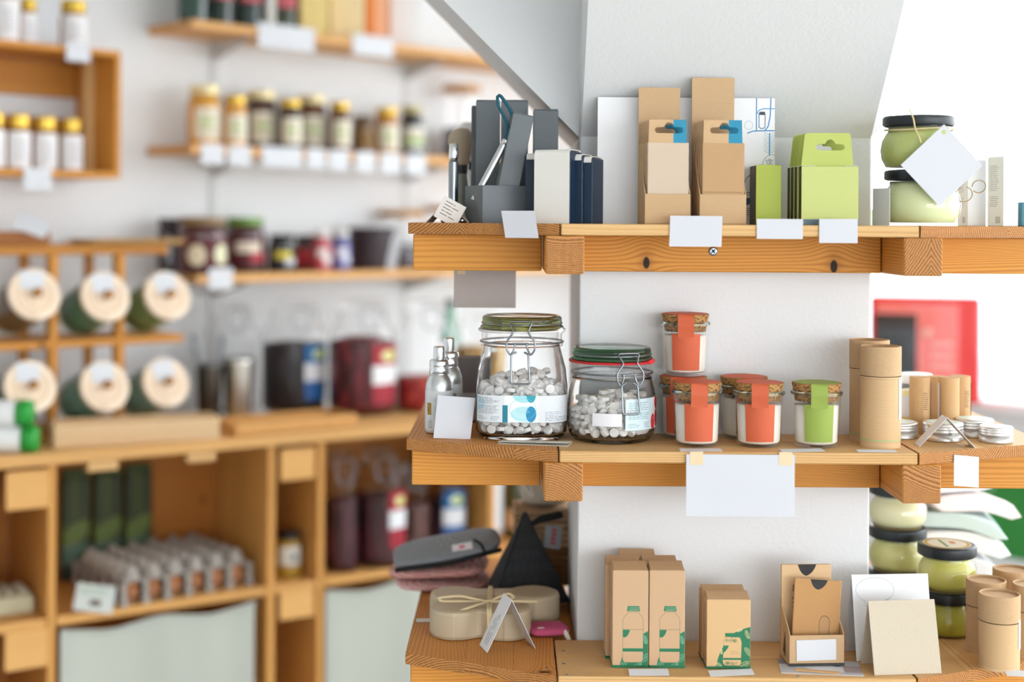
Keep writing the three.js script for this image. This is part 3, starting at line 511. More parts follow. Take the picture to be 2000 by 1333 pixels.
function fillTablets(jar, label, rAt, y0, y1, n, sq, rot) {
  const made = [], mk = (x, y, z, e) => made.push({ x, y, z, e });
  let lay = 0;
  for (let y = y0; y < y1; y += 0.0094, lay++) { const r = rAt(y) - 0.0078, k = Math.floor(6.283 * r / 0.0128); for (let i = 0; i < k; i++) { const t = (i + (lay % 2) * 0.5) / k * 6.283 + rnd(-0.04, 0.04), c = Math.cos(t - rot), s = Math.sin(t - rot), f = sq > 2 ? 1 / (Math.abs(c) ** sq + Math.abs(s) ** sq) ** (1 / sq) : 1; const rr = r * f - rnd(0, 0.002); mk(rr * Math.cos(t), y + rnd(-0.002, 0.002), -rr * Math.sin(t), [rnd(-0.9, 0.9) + Math.PI / 2 * (rnd() > 0.5), t + Math.PI / 2 + rnd(-0.4, 0.4), rnd(-0.8, 0.8)]); } }
  const inner = []; const top = y1;
  for (let i = 0; i < n; i++) { const t = rnd(0, 6.283), y = rnd(y0 + 0.004, top), r = Math.sqrt(rnd()) * (rAt(y) - 0.0165); inner.push({ x: r * Math.cos(t), y, z: r * Math.sin(t), e: [rnd(0, 3), rnd(0, 3), rnd(0, 3)] }); }
  for (let i = 0; i < 34; i++) { const t = rnd(0, 6.283), r = Math.sqrt(rnd()) * (rAt(top) - 0.012); inner.push({ x: r * Math.cos(t), y: top + rnd(0, 0.014) * (1 - r / rAt(top)) + rnd(0, 0.004) + 0.012 * Math.max(0, Math.cos(t)) * r / rAt(top), z: r * Math.sin(t), e: [rnd(-0.5, 0.5), rnd(0, 3), rnd(-0.5, 0.5)] }); }
  const o = jar.position;
  for (const m of made) { const front = m.z > -0.02; if (front) { solo('tablet', tabGeo, tabMat, label, 'tablet', [o.x + m.x, o.y + m.y, o.z + m.z], m.e, label.replace('round white tablet ', 'tablets ')); } else inner.push(m); }
  const im = new THREE.InstancedMesh(tabGeo, tabMat, inner.length), mt = new THREE.Matrix4(); im.name = numbered('tablet_fill');
  inner.forEach((m, i) => { mt.makeRotationFromEuler(new THREE.Euler(...m.e)).setPosition(o.x + m.x, o.y + m.y, o.z + m.z); im.setMatrixAt(i, mt); });
  scene.add(im); tag(im, 'loose white tablets heaped in the middle of ' + label.split(' in ')[1].replace('against the glass of ', ''), 'tablets', null, 'stuff');
}
{ // tall squarish jar with a white gasket
  const D = 2.083, p = P(1018, 857, D), a = 0.0675, lv = [[0, a * 0.8, 3], [0.002, a * 0.9, 3.2], [0.012, a * 0.985, 3.6], [0.03, a, 3.8], [0.075, a * 0.99, 3.6], [0.1, a * 0.95, 3.1], [0.115, a * 0.89, 2.6], [0.125, a * 0.85, 2.2], [0.131, a * 0.83, 2], [0.134, a * 0.82, 2]];
  const lid = M('#ffffff', 0.01, { transmission: 1, thickness: 0.01, ior: 1.4, attenuationColor: new THREE.Color('#b9c48a'), attenuationDistance: 0.09 });
  const g = clipJar('tall squarish clip-top jar of white tablets with a white gasket', [p[0], S.mid, -D], 0.0592, 0.131, 0.176, lv, M('#f3f3f0', 0.5), 'white rubber gasket', lid, -0.03);
  const lm = printed(1024, 420, (c, w, h) => {
    c.fillStyle = '#e3e8ec'; c.fillRect(0, 0, w, h); c.fillStyle = '#bfdde8'; c.beginPath(); c.arc(20, 130, 110, 0, 7); c.fill();
    lines(c, 30, 40, 250, 5, 20, '#5d6a78', 0.3, 0.32); lines(c, 30, 160, 250, 7, 20, '#5d6a78', 0.25, 0.32); lines(c, 30, 325, 130, 4, 18, '#6a7580', 0.5, 0.3); lines(c, 190, 330, 90, 4, 18, '#6a7580', 0.3, 0.3);
    c.fillStyle = '#f2fafb'; c.fillRect(330, 0, 330, h); c.fillStyle = '#0d7f96'; c.fillRect(310, 150, 52, h - 150);
    c.fillStyle = '#a9e2ea'; c.beginPath(); c.ellipse(520, 0, 110, 110, 0, 0, 7); c.fill(); c.fillStyle = '#bfeaf0'; c.beginPath(); c.ellipse(520, 290, 130, 120, 0, 0, 7); c.fill();
    c.fillStyle = '#22a5b9'; c.beginPath(); c.ellipse(590, 0, 45, 110, 0, 0, 7); c.fill(); c.fillStyle = '#0b8fc0'; c.beginPath(); c.ellipse(590, 290, 50, 125, 0, 0, 7); c.fill();
    c.strokeStyle = '#7cc9d6'; c.lineWidth = 4; c.beginPath(); c.ellipse(510, 210, 130, 165, 0, 0, 7); c.stroke(); lines(c, 450, 185, 130, 6, 17, '#9fdbe3', 0.2, 0.3);
    lines(c, 730, 250, 180, 3, 26, '#b4bdc9', 0.3, 0.5); lines(c, 730, 330, 260, 3, 26, '#9ea6b2', 0.15, 0.5);
  }, 0.45);
  const k = 48, L = superRing(a + 0.0006, 3.8, 256), ang = (q) => Math.atan2(q[0], q[1]), pts = L.filter((q) => ang(q) > -0.95 && ang(q) < 1.0).sort((u, v) => ang(u) - ang(v)), pos = [], uv = [], idx = [], y0 = 0.028, y1 = 0.066;
  let len = 0; const acc = pts.map((q, i) => len += i ? Math.hypot(q[0] - pts[i - 1][0], q[1] - pts[i - 1][1]) : 0);
  pts.forEach((q, i) => { pos.push(q[0], y0, q[1], q[0], y1, q[1]); uv.push(acc[i] / len, 0, acc[i] / len, 1); if (i) { const b = i * 2; idx.push(b - 2, b, b - 1, b - 1, b, b + 1); } });
  const lg = new THREE.BufferGeometry(); lg.setAttribute('position', new THREE.Float32BufferAttribute(pos, 3)); lg.setAttribute('uv', new THREE.Float32BufferAttribute(uv, 2)); lg.setIndex(idx); lg.computeVertexNormals(); part('label', lg, lm, g);
  fillTablets(g, 'round white tablet in the tall squarish clip-top jar', (y) => a - 0.004, 0.0165, 0.08, 1700, 3.6, 0);
}
{ // round jar with a red gasket
  const D = 2.05, p = P(1194, 868, D), a = 0.064, lv = [[0, a * 0.78, 2], [0.002, a * 0.86, 2], [0.01, a * 0.95, 2], [0.024, a, 2], [0.05, a, 2], [0.068, a * 0.975, 2], [0.08, a * 0.935, 2], [0.087, a * 0.9, 2], [0.092, a * 0.89, 2]];
  const lid = M('#ffffff', 0.01, { transmission: 1, thickness: 0.01, ior: 1.4, attenuationColor: new THREE.Color('#8fc4a4'), attenuationDistance: 0.09 });
  const g = clipJar('low round clip-top jar of white tablets with a red gasket', [p[0], S.mid, -D], 0.0572, 0.091, 0.134, lv, M('#d8222c', 0.4), 'red rubber gasket', lid, 0.34);
  const lm = printed(640, 420, (c, w, h) => {
    c.fillStyle = '#d6eaf0'; c.fillRect(0, 0, w, h); lines(c, 40, 50, 300, 5, 24, '#6f9aa8', 0.3, 0.3); lines(c, 40, 190, 300, 4, 24, '#5f8fa0', 0.3, 0.3); lines(c, 40, 330, 150, 3, 22, '#6a93a2', 0.4, 0.3); lines(c, 250, 320, 100, 4, 20, '#6a93a2', 0.3, 0.3);
    c.strokeStyle = '#e07c8a'; c.lineWidth = 5; c.beginPath(); c.moveTo(22, 150); c.lineTo(70, 150); c.lineTo(52, 200); c.closePath(); c.stroke();
    const berry = (x, y, rx, ry, d) => { c.fillStyle = d; c.beginPath(); c.ellipse(x, y, rx, ry, 0, 0, 7); c.fill(); c.fillStyle = '#f6c6b0'; for (let k = 0; k < 9; k++) c.fillRect(x - rx * 0.6 + rnd(0, rx * 1.2), y - ry * 0.7 + rnd(0, ry * 1.4), 6, 6); };
    c.fillStyle = '#eef6f8'; c.fillRect(380, 0, 260, h); berry(420, 330, 48, 110, '#e0343a'); berry(530, 290, 55, 125, '#b81c26'); berry(530, 70, 60, 100, '#c4222c');
  }, 0.45);
  part('label', arcBand(a + 0.0005, a + 0.0005, 0.044, 0.86, 1.25, 40), lm, g, [0, 0.043, 0]);
  part('price_sticker', arcBand(a + 0.0005, a + 0.0005, 0.018, -0.17, 0.66, 20), M('#f0f0f5', 0.6), g, [0, 0.036, 0]);
  fillTablets(g, 'round white tablet in the low clip-top jar with red gasket', (y) => (y < 0.02 ? a * 0.95 : a) - 0.004, 0.0165, 0.054, 1000, 2, 0);
}
{ const p = P(1045, 868, 2.0), g = thing('folded_card', 'cream folded card lying on the shelf edge before the tall jar', 'price card', [p[0], S.mid, -2.005], R(-12)); part('lower_leaf', rbox(0.1, 0.0008, 0.036, 0.0003, 1), cream, g, [0, 0.0006, 0]); part('upper_leaf', rbox(0.1, 0.0008, 0.036, 0.0003, 1), cream, g, [0, 0.0028, 0], [-0.09, 0, 0.02]); }
// candles in cork-lidded glasses
const corkTex = tex(256, 128, (u, v) => { const n = vnoise(u * 70, v * 34, 4), m = vnoise(u * 140, v * 70, 6), d = n < 0.27 ? 0.55 : 1; const L = (0.72 + 0.3 * m) * d; return [L, L * 0.97, L * 0.9]; });
const corkMat = new THREE.MeshStandardMaterial({ color: '#d3a26a', map: corkTex, roughness: 0.9 });
const stripes = (hex, pale) => printed(512, 256, (c, w, h) => { c.fillStyle = hex; c.fillRect(0, 0, w, h); c.fillStyle = pale; for (let x = 0; x < w; x += 16) c.fillRect(x, 0, 5, h); for (let k = 0; k < 900; k++) { c.globalAlpha = 0.12; c.fillRect(rnd(0, w), rnd(0, h), rnd(4, 30), 1); } c.globalAlpha = 1; }, 0.65);
const orangeLab = stripes('#d25c36', '#d8734e'), orangeStrap = orangeLab, greenLab = stripes('#93a944', '#a5b860'), greenStrap = greenLab, waxMat = M('#f1ece0', 0.5);
function candle(label, px, D, y, turn, lm, sm, capM) {
  const p = P(px, 870, D), g = thing('candle_glass', label, 'candle', [p[0], y, -D], turn), H = 0.0895;
  const r0 = 0.0305, r1 = 0.0338;
  part('glass', lathe([[0, 0.0008], [r0 - 0.003, 0], [r0, 0.0025], [r0 + 0.0008, 0.012], [r1, 0.07], [r1 + 0.0018, 0.073], [r1 + 0.0024, 0.0758], [r1 + 0.0012, 0.078], [r1 - 0.0012, 0.078]], 48), glass, g);
  part('rim', lathe([[r1 - 0.0014, 0.0725], [r1 + 0.0018, 0.0728], [r1 + 0.0026, 0.0755], [r1 + 0.0014, 0.0782], [r1 - 0.0014, 0.0782], [r1 - 0.0014, 0.0725]], 48), glassThick, g);
  part('wax', lathe([[0, 0.005], [r0 - 0.004, 0.005], [r0 - 0.0016, 0.008], [r1 - 0.003, 0.0585], [0, 0.0575]], 40), waxMat, g);
  part('wick', cyl(0.0006, 0.0006, 0.005, 6), M('#cfc6b4', 0.9), g, [0, 0.0598, 0]);
  const ck = part('cork', lathe([[0, 0.064], [r1 - 0.0042, 0.064], [r1 - 0.0018, 0.078], [r1 + 0.0008, H - 0.001], [r1 - 0.0002, H], [0, H]], 48), corkMat, g);
  part('label', arcBand(r1 + 0.0004, r0 + 0.0014, 0.0525, 0.04, 1.28, 24), lm, g, [0, 0.0355, 0]);
  // strap from the label over rim and cork
  const sw = 0.0115, prof = [[0.0572, r1 + 0.0006], [0.066, r1 + 0.0016], [0.0722, r1 + 0.0042], [0.0765, r1 + 0.0044], [0.0845, r1 + 0.0016], [0.0902, r1 + 0.0004], [0.0904, r1 - 0.006], [0.0903, 0], [0.0903, -r1 + 0.004]], pos = [], uv = [], idx = [];
  prof.forEach(([yy, zz], i) => { pos.push(-sw, yy, zz, sw, yy, zz); uv.push(0, i / 8, 1, i / 8); if (i) { const b = i * 2; idx.push(b - 2, b - 1, b, b - 1, b + 1, b); } });
  const sg = new THREE.BufferGeometry(); sg.setAttribute('position', new THREE.Float32BufferAttribute(pos, 3)); sg.setAttribute('uv', new THREE.Float32BufferAttribute(uv, 2)); sg.setIndex(idx); sg.computeVertexNormals();
  part('strap', sg, sm, g, [0.001, 0, 0]);
  part('lid_paper', cyl(r1 - 0.002, r1 - 0.002, 0.0004, 40), capM, g, [0, H + 0.0003, 0]);
  return g;
}
const capO = orangeLab, capG = greenLab;
candle('candle with orange label, at the bottom under a stacked candle', 1334, 2.074, S.mid, -0.35, orangeLab, orangeStrap, capO);
candle('candle with orange label stacked on top of another', 1337, 2.072, S.mid + 0.0912, -0.12, orangeLab, orangeStrap, capO);
candle('candle with orange label, before the stacked pair', 1361, 2.0005, S.mid, -0.07, orangeLab, orangeStrap, capO);
candle('candle with orange label hidden behind two others, near the pillar', 1452, 2.074, S.mid, 0.1, orangeLab, orangeStrap, capO);
candle('candle with orange label next to the green-labelled candle', 1482, 2.0005, S.mid, -0.16, orangeLab, orangeStrap, capO);
candle('candle with green striped label under a cork lid', 1594, 2.0005, S.mid, -0.12, greenLab, greenStrap, capG);
// tags lying in front
function flatTag(px, D, Ys, w, d, turn, label, tilt = 0.05) { const p = P(px, PY + (CY - Ys) * F / D, D); return solo('price_tag', rbox(w, 0.0007, d, 0.0003, 1), paper, label, 'price tag', [p[0], Ys + 0.0006 + d * Math.sin(tilt) / 2, -D], [tilt, turn, 0]); }
flatTag(1368, 1.952, S.mid, 0.058, 0.016, 0.04, 'small white tag lying before the front orange candle');
flatTag(1566, 1.954, S.mid, 0.06, 0.018, 0.12, 'small curled tag lying before the green-labelled candle');
flatTag(1712, 1.953, S.mid, 0.054, 0.015, -0.02, 'small white tag lying before the tall cardboard tubes');
{ // big blank sheet taped under the edge
  const a = P(1446, 949, 1.936), k = 1.936 / F, g = thing('paper_sheet', 'large blank white sheet taped to the edge of the middle shelf', 'sheet', [a[0], a[1] - 0.043, -1.936]);
  part('sheet', rbox(212 * k, 121 * k, 0.0006, 0.0002, 1), M('#d6d8de', 0.75), g, [0, 0.043, 0]);
  const tape = M('#e9cfa6', 0.35); for (const x of [-86, 88]) part('tape', rbox(26 * k, 26 * k, 0.0003, 0.0001, 1), tape, g, [x * k, 0.043 + 53 * k, 0.0006], [0, 0, x < 0 ? 0.02 : -0.03]);
}
// cardboard tubes
const ribbed = printed(256, 512, (c, w, h) => { c.fillStyle = '#dcb98c'; c.fillRect(0, 0, w, h); for (let k = 0; k < 400; k++) { c.fillStyle = rnd() > 0.5 ? '#d5b083' : '#e3c297'; c.fillRect(rnd(0, w), rnd(0, h), rnd(3, 14), 1.5); } c.fillStyle = '#b98f5f'; for (let y = 30; y < h - 40; y += 13) c.fillRect(0, y, w, 2.4); c.fillStyle = '#a67d50'; c.fillRect(0, 14, w, 3); c.fillRect(0, 470, w, 2); }, 0.75);
function kraftTube(label, x, z, Ys, r, h, capH, green, turn = 0, sticker) {
  const g = thing('cardboard_tube', label, 'tube', [x, Ys, z], turn);
  part('body', new THREE.CylinderGeometry(r, r, h - capH - 0.0008, 48, 1, true), ribbed, g, [0, (h - capH - 0.0008) / 2, 0]);
  part('bottom', cyl(r - 0.0004, r - 0.0004, 0.001, 40), kraft, g, [0, 0.0006, 0]);
  if (green) part('green_band', cyl(r + 0.0001, r + 0.0001, 0.0016, 40), M('#a9c98e', 0.6), g, [0, 0.011, 0]);
  part('cap', lathe([[r - 0.001, h - capH], [r + 0.0005, h - capH + 0.0006], [r + 0.0005, h - 0.001], [r - 0.0004, h], [r - 0.0022, h], [r - 0.0026, h - 0.0035], [0, h - 0.0035]], 48), kraft, g);
  if (sticker) part('sticker', arcBand(r + 0.0006, r + 0.0006, h * 0.4, 1.25, 0.9, 14), paper, g, [0, h * 0.48, 0]);
  return g;
}
{
  const a = P(1719, 872, 2.003), b = P(1697, 866, 2.0615);
  kraftTube('tall cardboard tube with a fine green line, standing before its twin', a[0], a[2], S.mid, 0.028, 0.1415, 0.0415, true, 0, true);
  kraftTube('tall cardboard tube half hidden behind its twin by the pillar', b[0], b[2], S.mid, 0.028, 0.1455, 0.041, true);
  const small = (px, D, yt, label, tr) => { const p = spot(px - 20, px + 20, yt, D, S.mid), g = thing('slim_tube', label, 'tube', [p.x, S.mid, p.z], tr), r = 0.0152; part('body', lathe([[0, 0], [r, 0.0005], [r, p.h - 0.001], [r - 0.001, p.h], [0, p.h - 0.001]], 36), kraftMat('#d2aa79'), g); part('cap_seam', cyl(r + 0.0003, r + 0.0003, 0.0006, 36), kraft, g, [0, p.h * 0.28, 0]);
    part('label_strip', arcBand(r + 0.0012, r + 0.0012, p.h * 0.86, 1.45, 0.5, 8), paper, g, [0, p.h * 0.47, 0]); const t = printed(64, 256, (c, w, h) => { c.fillStyle = '#cda574'; c.fillRect(0, 0, w, h); lines(c, 6, 30, 50, 9, 15, '#6a5236', 0.4, 0.4); }); part('print', arcBand(r + 0.0004, r + 0.0004, p.h * 0.6, 0.4, 0.8, 8), t, g, [0, p.h * 0.5, 0]); };
  small(1796, 2.13, 736, 'slim cardboard tube standing apart from its cluster behind the tins', 0);
  small(1830, 2.185, 735, 'slim cardboard tube in shade between two others', 0.2);
  small(1853, 2.125, 737, 'slim cardboard tube with a white strip along its edge facing the other tubes', -2.9);
  small(1875, 2.175, 734, 'slim printed cardboard tube at the end of its cluster', 0.1);
  // small glass jar with a white lid
  const q = spot(1756, 1820, 730, 2.24, S.mid), jg = thing('lidded_jar', 'small glass jar with a white screw lid and pale label behind the tubes', 'jar', [q.x, S.mid, q.z]);
  part('glass_body', lathe([[0, 0], [0.023, 0], [0.025, 0.003], [0.025, q.h * 0.7], [0.022, q.h * 0.78], [0.022, q.h * 0.84]], 36), glass, jg); part('contents', lathe([[0, 0.003], [0.0235, 0.003], [0.0235, q.h * 0.66], [0, q.h * 0.66]], 32), M('#e3d48d', 0.5), jg); part('label', arcBand(0.0254, 0.0254, q.h * 0.42, 0, 2.4, 20), paper, jg, [0, q.h * 0.36, 0]); part('lid', lathe([[0.022, q.h * 0.82], [0.0258, q.h * 0.82], [0.0258, q.h - 0.001], [0.0248, q.h], [0, q.h]], 36), M('#f3f4f5', 0.4), jg);
}
// salve tins
function tin(label, px, D, yt, r) {
  const p = spot(px - 10, px + 10, yt, D, S.mid), h = p.h, g = thing('salve_tin', label, 'tin', [p.x, S.mid, p.z], 0, 'round tins by the slim tubes');
  part('base', lathe([[0, 0], [r - 0.002, 0], [r - 0.0006, 0.0012], [r - 0.0006, h * 0.5], [0, h * 0.5]], 44), M('#d6d4d0', 0.35, { metalness: 0.9 }), g);
  part('lid', lathe([[r - 0.0006, h * 0.48], [r, h * 0.5], [r, h * 0.58], [r - 0.0008, h * 0.62], [r, h * 0.66], [r, h * 0.74], [r - 0.0008, h * 0.78], [r, h * 0.82], [r, h * 0.92], [r - 0.0012, h * 0.985], [r - 0.003, h], [0, h - 0.0004]], 44), M('#e4e6e6', 0.3, { metalness: 0.85 }), g);
  part('lid_label', cyl(r - 0.0045, r - 0.0045, 0.0003, 36), M('#d7ebe4', 0.5), g, [0, h + 0.0001, 0]);
}
tin('round tin half hidden beside the tall cardboard tube', 1757, 2.086, 823, 0.0265);
tin('round tin under the folded white tent card', 1842, 2.062, 824, 0.0285);
tin('broad round tin behind the tent card, mint lid', 1903, 2.104, 817, 0.0275);
tin('smallest round tin, standing at the outer end of the shelf', 1945, 2.048, 832, 0.0242);
{ const p = P(1846, 875, 2.005); tent('tent_card', 'white tent card standing in front of the salve tins', 'price card', 0.032, 0.0415, 0.077, paper, [p[0], S.mid + 0.0003, -2.008], Math.PI / 2 - 0.06); }
{ const X = 0.632, D = frontD(X) - 0.0022, k = D / F, p = P(1887, 921, D), w = 63 * k, h = 60 * k; solo('price_card', extrude([[-w / 2, -h / 2 + 0.003], [w / 2, -h / 2 - 0.003], [w / 2, h / 2 - 0.003], [-w / 2, h / 2 + 0.003]], 0.0006), M('#d6d8de', 0.7), 'blank white card on the shelf edge below the salve tins', 'price card', p, [0, 0.44, 0]); }
// ---------------------------------------------------------------- on the lowest shelf
const GREEN = '#2a7a55', KR = '#cfab86';
const leaf = (c, x, y, s, a) => { c.save(); c.translate(x, y); c.rotate(a); c.beginPath(); c.ellipse(0, 0, s, s * 0.42, 0, 0, 7); c.stroke(); c.beginPath(); c.moveTo(-s, 0); c.lineTo(s, 0); for (let k = -2; k <= 2; k++) { c.moveTo(k * s * 0.3, 0); c.lineTo(k * s * 0.3 + s * 0.15, -s * 0.3); c.moveTo(k * s * 0.3, 0); c.lineTo(k * s * 0.3 + s * 0.15, s * 0.3); } c.stroke(); c.restore(); };
const speckle = (c, w, h, base) => { c.fillStyle = base; c.fillRect(0, 0, w, h); for (let k = 0; k < 1600; k++) { c.globalAlpha = 0.25; c.fillStyle = rnd() > 0.5 ? '#c9a57c' : '#e8cdb0'; c.fillRect(rnd(0, w), rnd(0, h), rnd(2, 8), 1.6); } c.globalAlpha = 1; };
const bottleFace = printed(384, 1024, (c, w, h) => {
  speckle(c, w, h, KR); const X = (f) => f * w, Y = (f) => f * h;
  c.fillStyle = GREEN; c.beginPath(); c.moveTo(X(0.2), Y(1)); c.quadraticCurveTo(X(0.25), Y(0.87), X(0.42), Y(0.82)); c.lineTo(X(0.85), Y(0.8)); c.lineTo(X(0.86), Y(0.65)); c.lineTo(w, Y(0.62)); c.lineTo(w, h); c.fill(); c.fillRect(0, Y(0.975), w, h);
  c.strokeStyle = '#9fd0b4'; c.lineWidth = 3; leaf(c, X(0.92), Y(0.71), 45, 1.3); leaf(c, X(0.9), Y(0.9), 70, -0.6); leaf(c, X(0.34), Y(0.95), 60, -0.9); leaf(c, X(0.7), Y(0.98), 50, -0.4);
  c.fillStyle = KR; c.strokeStyle = '#3d6a52'; c.lineWidth = 3; c.beginPath(); c.moveTo(X(0.43), Y(0.425)); c.lineTo(X(0.43), Y(0.44)); c.quadraticCurveTo(X(0.29), Y(0.48), X(0.29), Y(0.51)); c.lineTo(X(0.29), Y(0.9)); c.quadraticCurveTo(X(0.29), Y(0.945), X(0.4), Y(0.945)); c.lineTo(X(0.75), Y(0.945)); c.quadraticCurveTo(X(0.86), Y(0.945), X(0.86), Y(0.9)); c.lineTo(X(0.86), Y(0.51)); c.quadraticCurveTo(X(0.86), Y(0.48), X(0.74), Y(0.44)); c.lineTo(X(0.74), Y(0.425)); c.closePath(); c.fill(); c.stroke();
  c.fillStyle = GREEN; c.fillRect(X(0.42), Y(0.365), X(0.33), Y(0.052)); c.fillRect(X(0.405), Y(0.395), X(0.36), Y(0.02)); c.fillRect(X(0.29), Y(0.8), X(0.57), Y(0.034));
  c.strokeStyle = '#c9d6b8'; c.lineWidth = 3; for (const y of [0.382, 0.397, 0.409]) { c.beginPath(); c.moveTo(X(0.46), Y(y)); c.lineTo(X(0.74), Y(y - 0.004)); c.stroke(); }
  c.strokeStyle = '#3d6a52'; c.beginPath(); c.moveTo(X(0.29), Y(0.607)); c.lineTo(X(0.86), Y(0.607)); c.stroke();
  c.fillStyle = GREEN; c.beginPath(); c.moveTo(X(0.29), Y(0.61)); c.lineTo(X(0.49), Y(0.61)); c.quadraticCurveTo(X(0.45), Y(0.68), X(0.33), Y(0.69)); c.lineTo(X(0.29), Y(0.68)); c.fill();
}, 0.75);
const jarFace = printed(512, 800, (c, w, h) => {
  speckle(c, w, h, '#dcb684'); const X = (f) => f * w, Y = (f) => f * h;
  c.fillStyle = GREEN; c.beginPath(); c.moveTo(X(0.2), h); c.quadraticCurveTo(X(0.28), Y(0.74), X(0.45), Y(0.62)); c.lineTo(X(0.62), Y(0.48)); c.quadraticCurveTo(X(0.8), Y(0.42), w, Y(0.39)); c.lineTo(w, h); c.fill(); c.fillRect(0, Y(0.965), w, h);
  c.strokeStyle = '#e3cf9c'; c.lineWidth = 4; leaf(c, X(0.93), Y(0.5), 50, 1.2); leaf(c, X(0.95), Y(0.75), 60, 0.9); leaf(c, X(0.28), Y(0.94), 46, 0.6); leaf(c, X(0.85), Y(0.94), 70, -0.5); leaf(c, X(0.75), Y(0.44), 34, -0.3); leaf(c, X(0.34), Y(0.75), 30, 1.5);
  c.fillStyle = '#dcb684'; c.strokeStyle = '#5d7a52'; c.lineWidth = 3; c.beginPath(); c.moveTo(X(0.42), Y(0.54)); c.quadraticCurveTo(X(0.38), Y(0.58), X(0.39), Y(0.64)); c.lineTo(X(0.37), Y(0.9)); c.quadraticCurveTo(X(0.39), Y(0.95), X(0.46), Y(0.95)); c.lineTo(X(0.72), Y(0.95)); c.quadraticCurveTo(X(0.79), Y(0.95), X(0.79), Y(0.9)); c.lineTo(X(0.8), Y(0.62)); c.quadraticCurveTo(X(0.79), Y(0.57), X(0.75), Y(0.54)); c.closePath(); c.fill(); c.stroke();
  for (let k = 0; k < 26; k++) { c.beginPath(); c.ellipse(X(0.44) + rnd(0, X(0.32)), k < 14 ? Y(rnd(0.57, 0.61)) : Y(rnd(0.9, 0.93)), 14, 11, 0, 0, 7); c.stroke(); }
  c.fillStyle = GREEN; c.fillRect(X(0.42), Y(0.48), X(0.34), Y(0.055)); c.fillRect(X(0.38), Y(0.84), X(0.42), Y(0.028)); c.beginPath(); c.moveTo(X(0.38), Y(0.66)); c.lineTo(X(0.51), Y(0.66)); c.quadraticCurveTo(X(0.47), Y(0.73), X(0.38), Y(0.77)); c.fill();
  lines(c, X(0.55), Y(0.74), X(0.22), 3, 16, '#9a8a5e', 0.3, 0.25);
}, 0.75);
const hatch = printed(128, 512, (c, w, h) => { c.fillStyle = '#cfab86'; c.fillRect(0, 0, w, h); c.strokeStyle = '#a5825a'; for (let y = 20; y < h - 40; y += 14) { c.beginPath(); c.moveTo(10, y); c.lineTo(w - 10, y - 8); c.stroke(); } c.fillStyle = GREEN; c.fillRect(0, h * 0.97, w, h); });
function gableBox(name, label, xl, xr, yf, D, d, face, group, lift = 0.004, dx = 0) {
  const p = spot(xl, xr, yf, D, S.low), g = thing(name, label, 'box', [p.x, S.low, -(D + d / 2)], 0, group), w = p.w, h = p.h, b = rbox(w, h, d, 0.0012, 2);
  part('body', b, [kraft, hatch, kraft, kraft, face, kraft], g, [0, h / 2, 0]);
  const s = new THREE.Shape(); s.moveTo(d / 2 - 0.0005, 0); s.lineTo(-d / 2 + 0.001, 0); s.lineTo(-d / 2 + 0.001, lift); s.quadraticCurveTo(-d / 2 + 0.003, lift + 0.003, -d / 2 + 0.012, lift * 1.1 + 0.0015); s.lineTo(d / 2 - 0.0005, 0.0004);
  const e = extrude(s, w - 0.003); e.rotateY(-Math.PI / 2); e.translate((w - 0.003) / 2, 0, 0); part('tuck_flap', e, kraft, g, [0, h - 0.0002, 0]);
  part('green_base', rbox(w + 0.0004, 0.004, d + 0.0004, 0.0006, 1), M(GREEN, 0.7), g, [0, 0.0021, 0]);
  return g;
}
gableBox('bottle_box', 'tall kraft box printed with a green bottle, foremost and next to the bare pillar', 1196, 1266.5, 1115, 1.979, 0.04, bottleFace, 'tall kraft boxes with a bottle print');
gableBox('bottle_box', 'tall kraft box printed with a green bottle, foremost and facing the jar-printed box', 1268, 1338, 1115, 1.979, 0.04, bottleFace, 'tall kraft boxes with a bottle print');
gableBox('bottle_box', 'tall kraft box of the second row, showing its hatched side', 1183, 1252, 1104, 2.021, 0.04, bottleFace, 'tall kraft boxes with a bottle print');
gableBox('bottle_box', 'tall kraft box of the second row between its neighbours', 1254, 1325, 1104, 2.021, 0.04, bottleFace, 'tall kraft boxes with a bottle print');
gableBox('bottle_box', 'tall kraft box in the last row, touching the pillar', 1210, 1282, 1091, 2.0635, 0.04, bottleFace, 'tall kraft boxes with a bottle print');
gableBox('jar_box', 'short kraft box printed with a preserve jar on green', 1380, 1466, 1172, 1.976, 0.034, jarFace, 'short kraft boxes with a jar print', 0.004);
gableBox('jar_box', 'short kraft box standing behind its jar-printed twin', 1371, 1457, 1160, 2.0125, 0.034, jarFace, 'short kraft boxes with a jar print', 0.004);
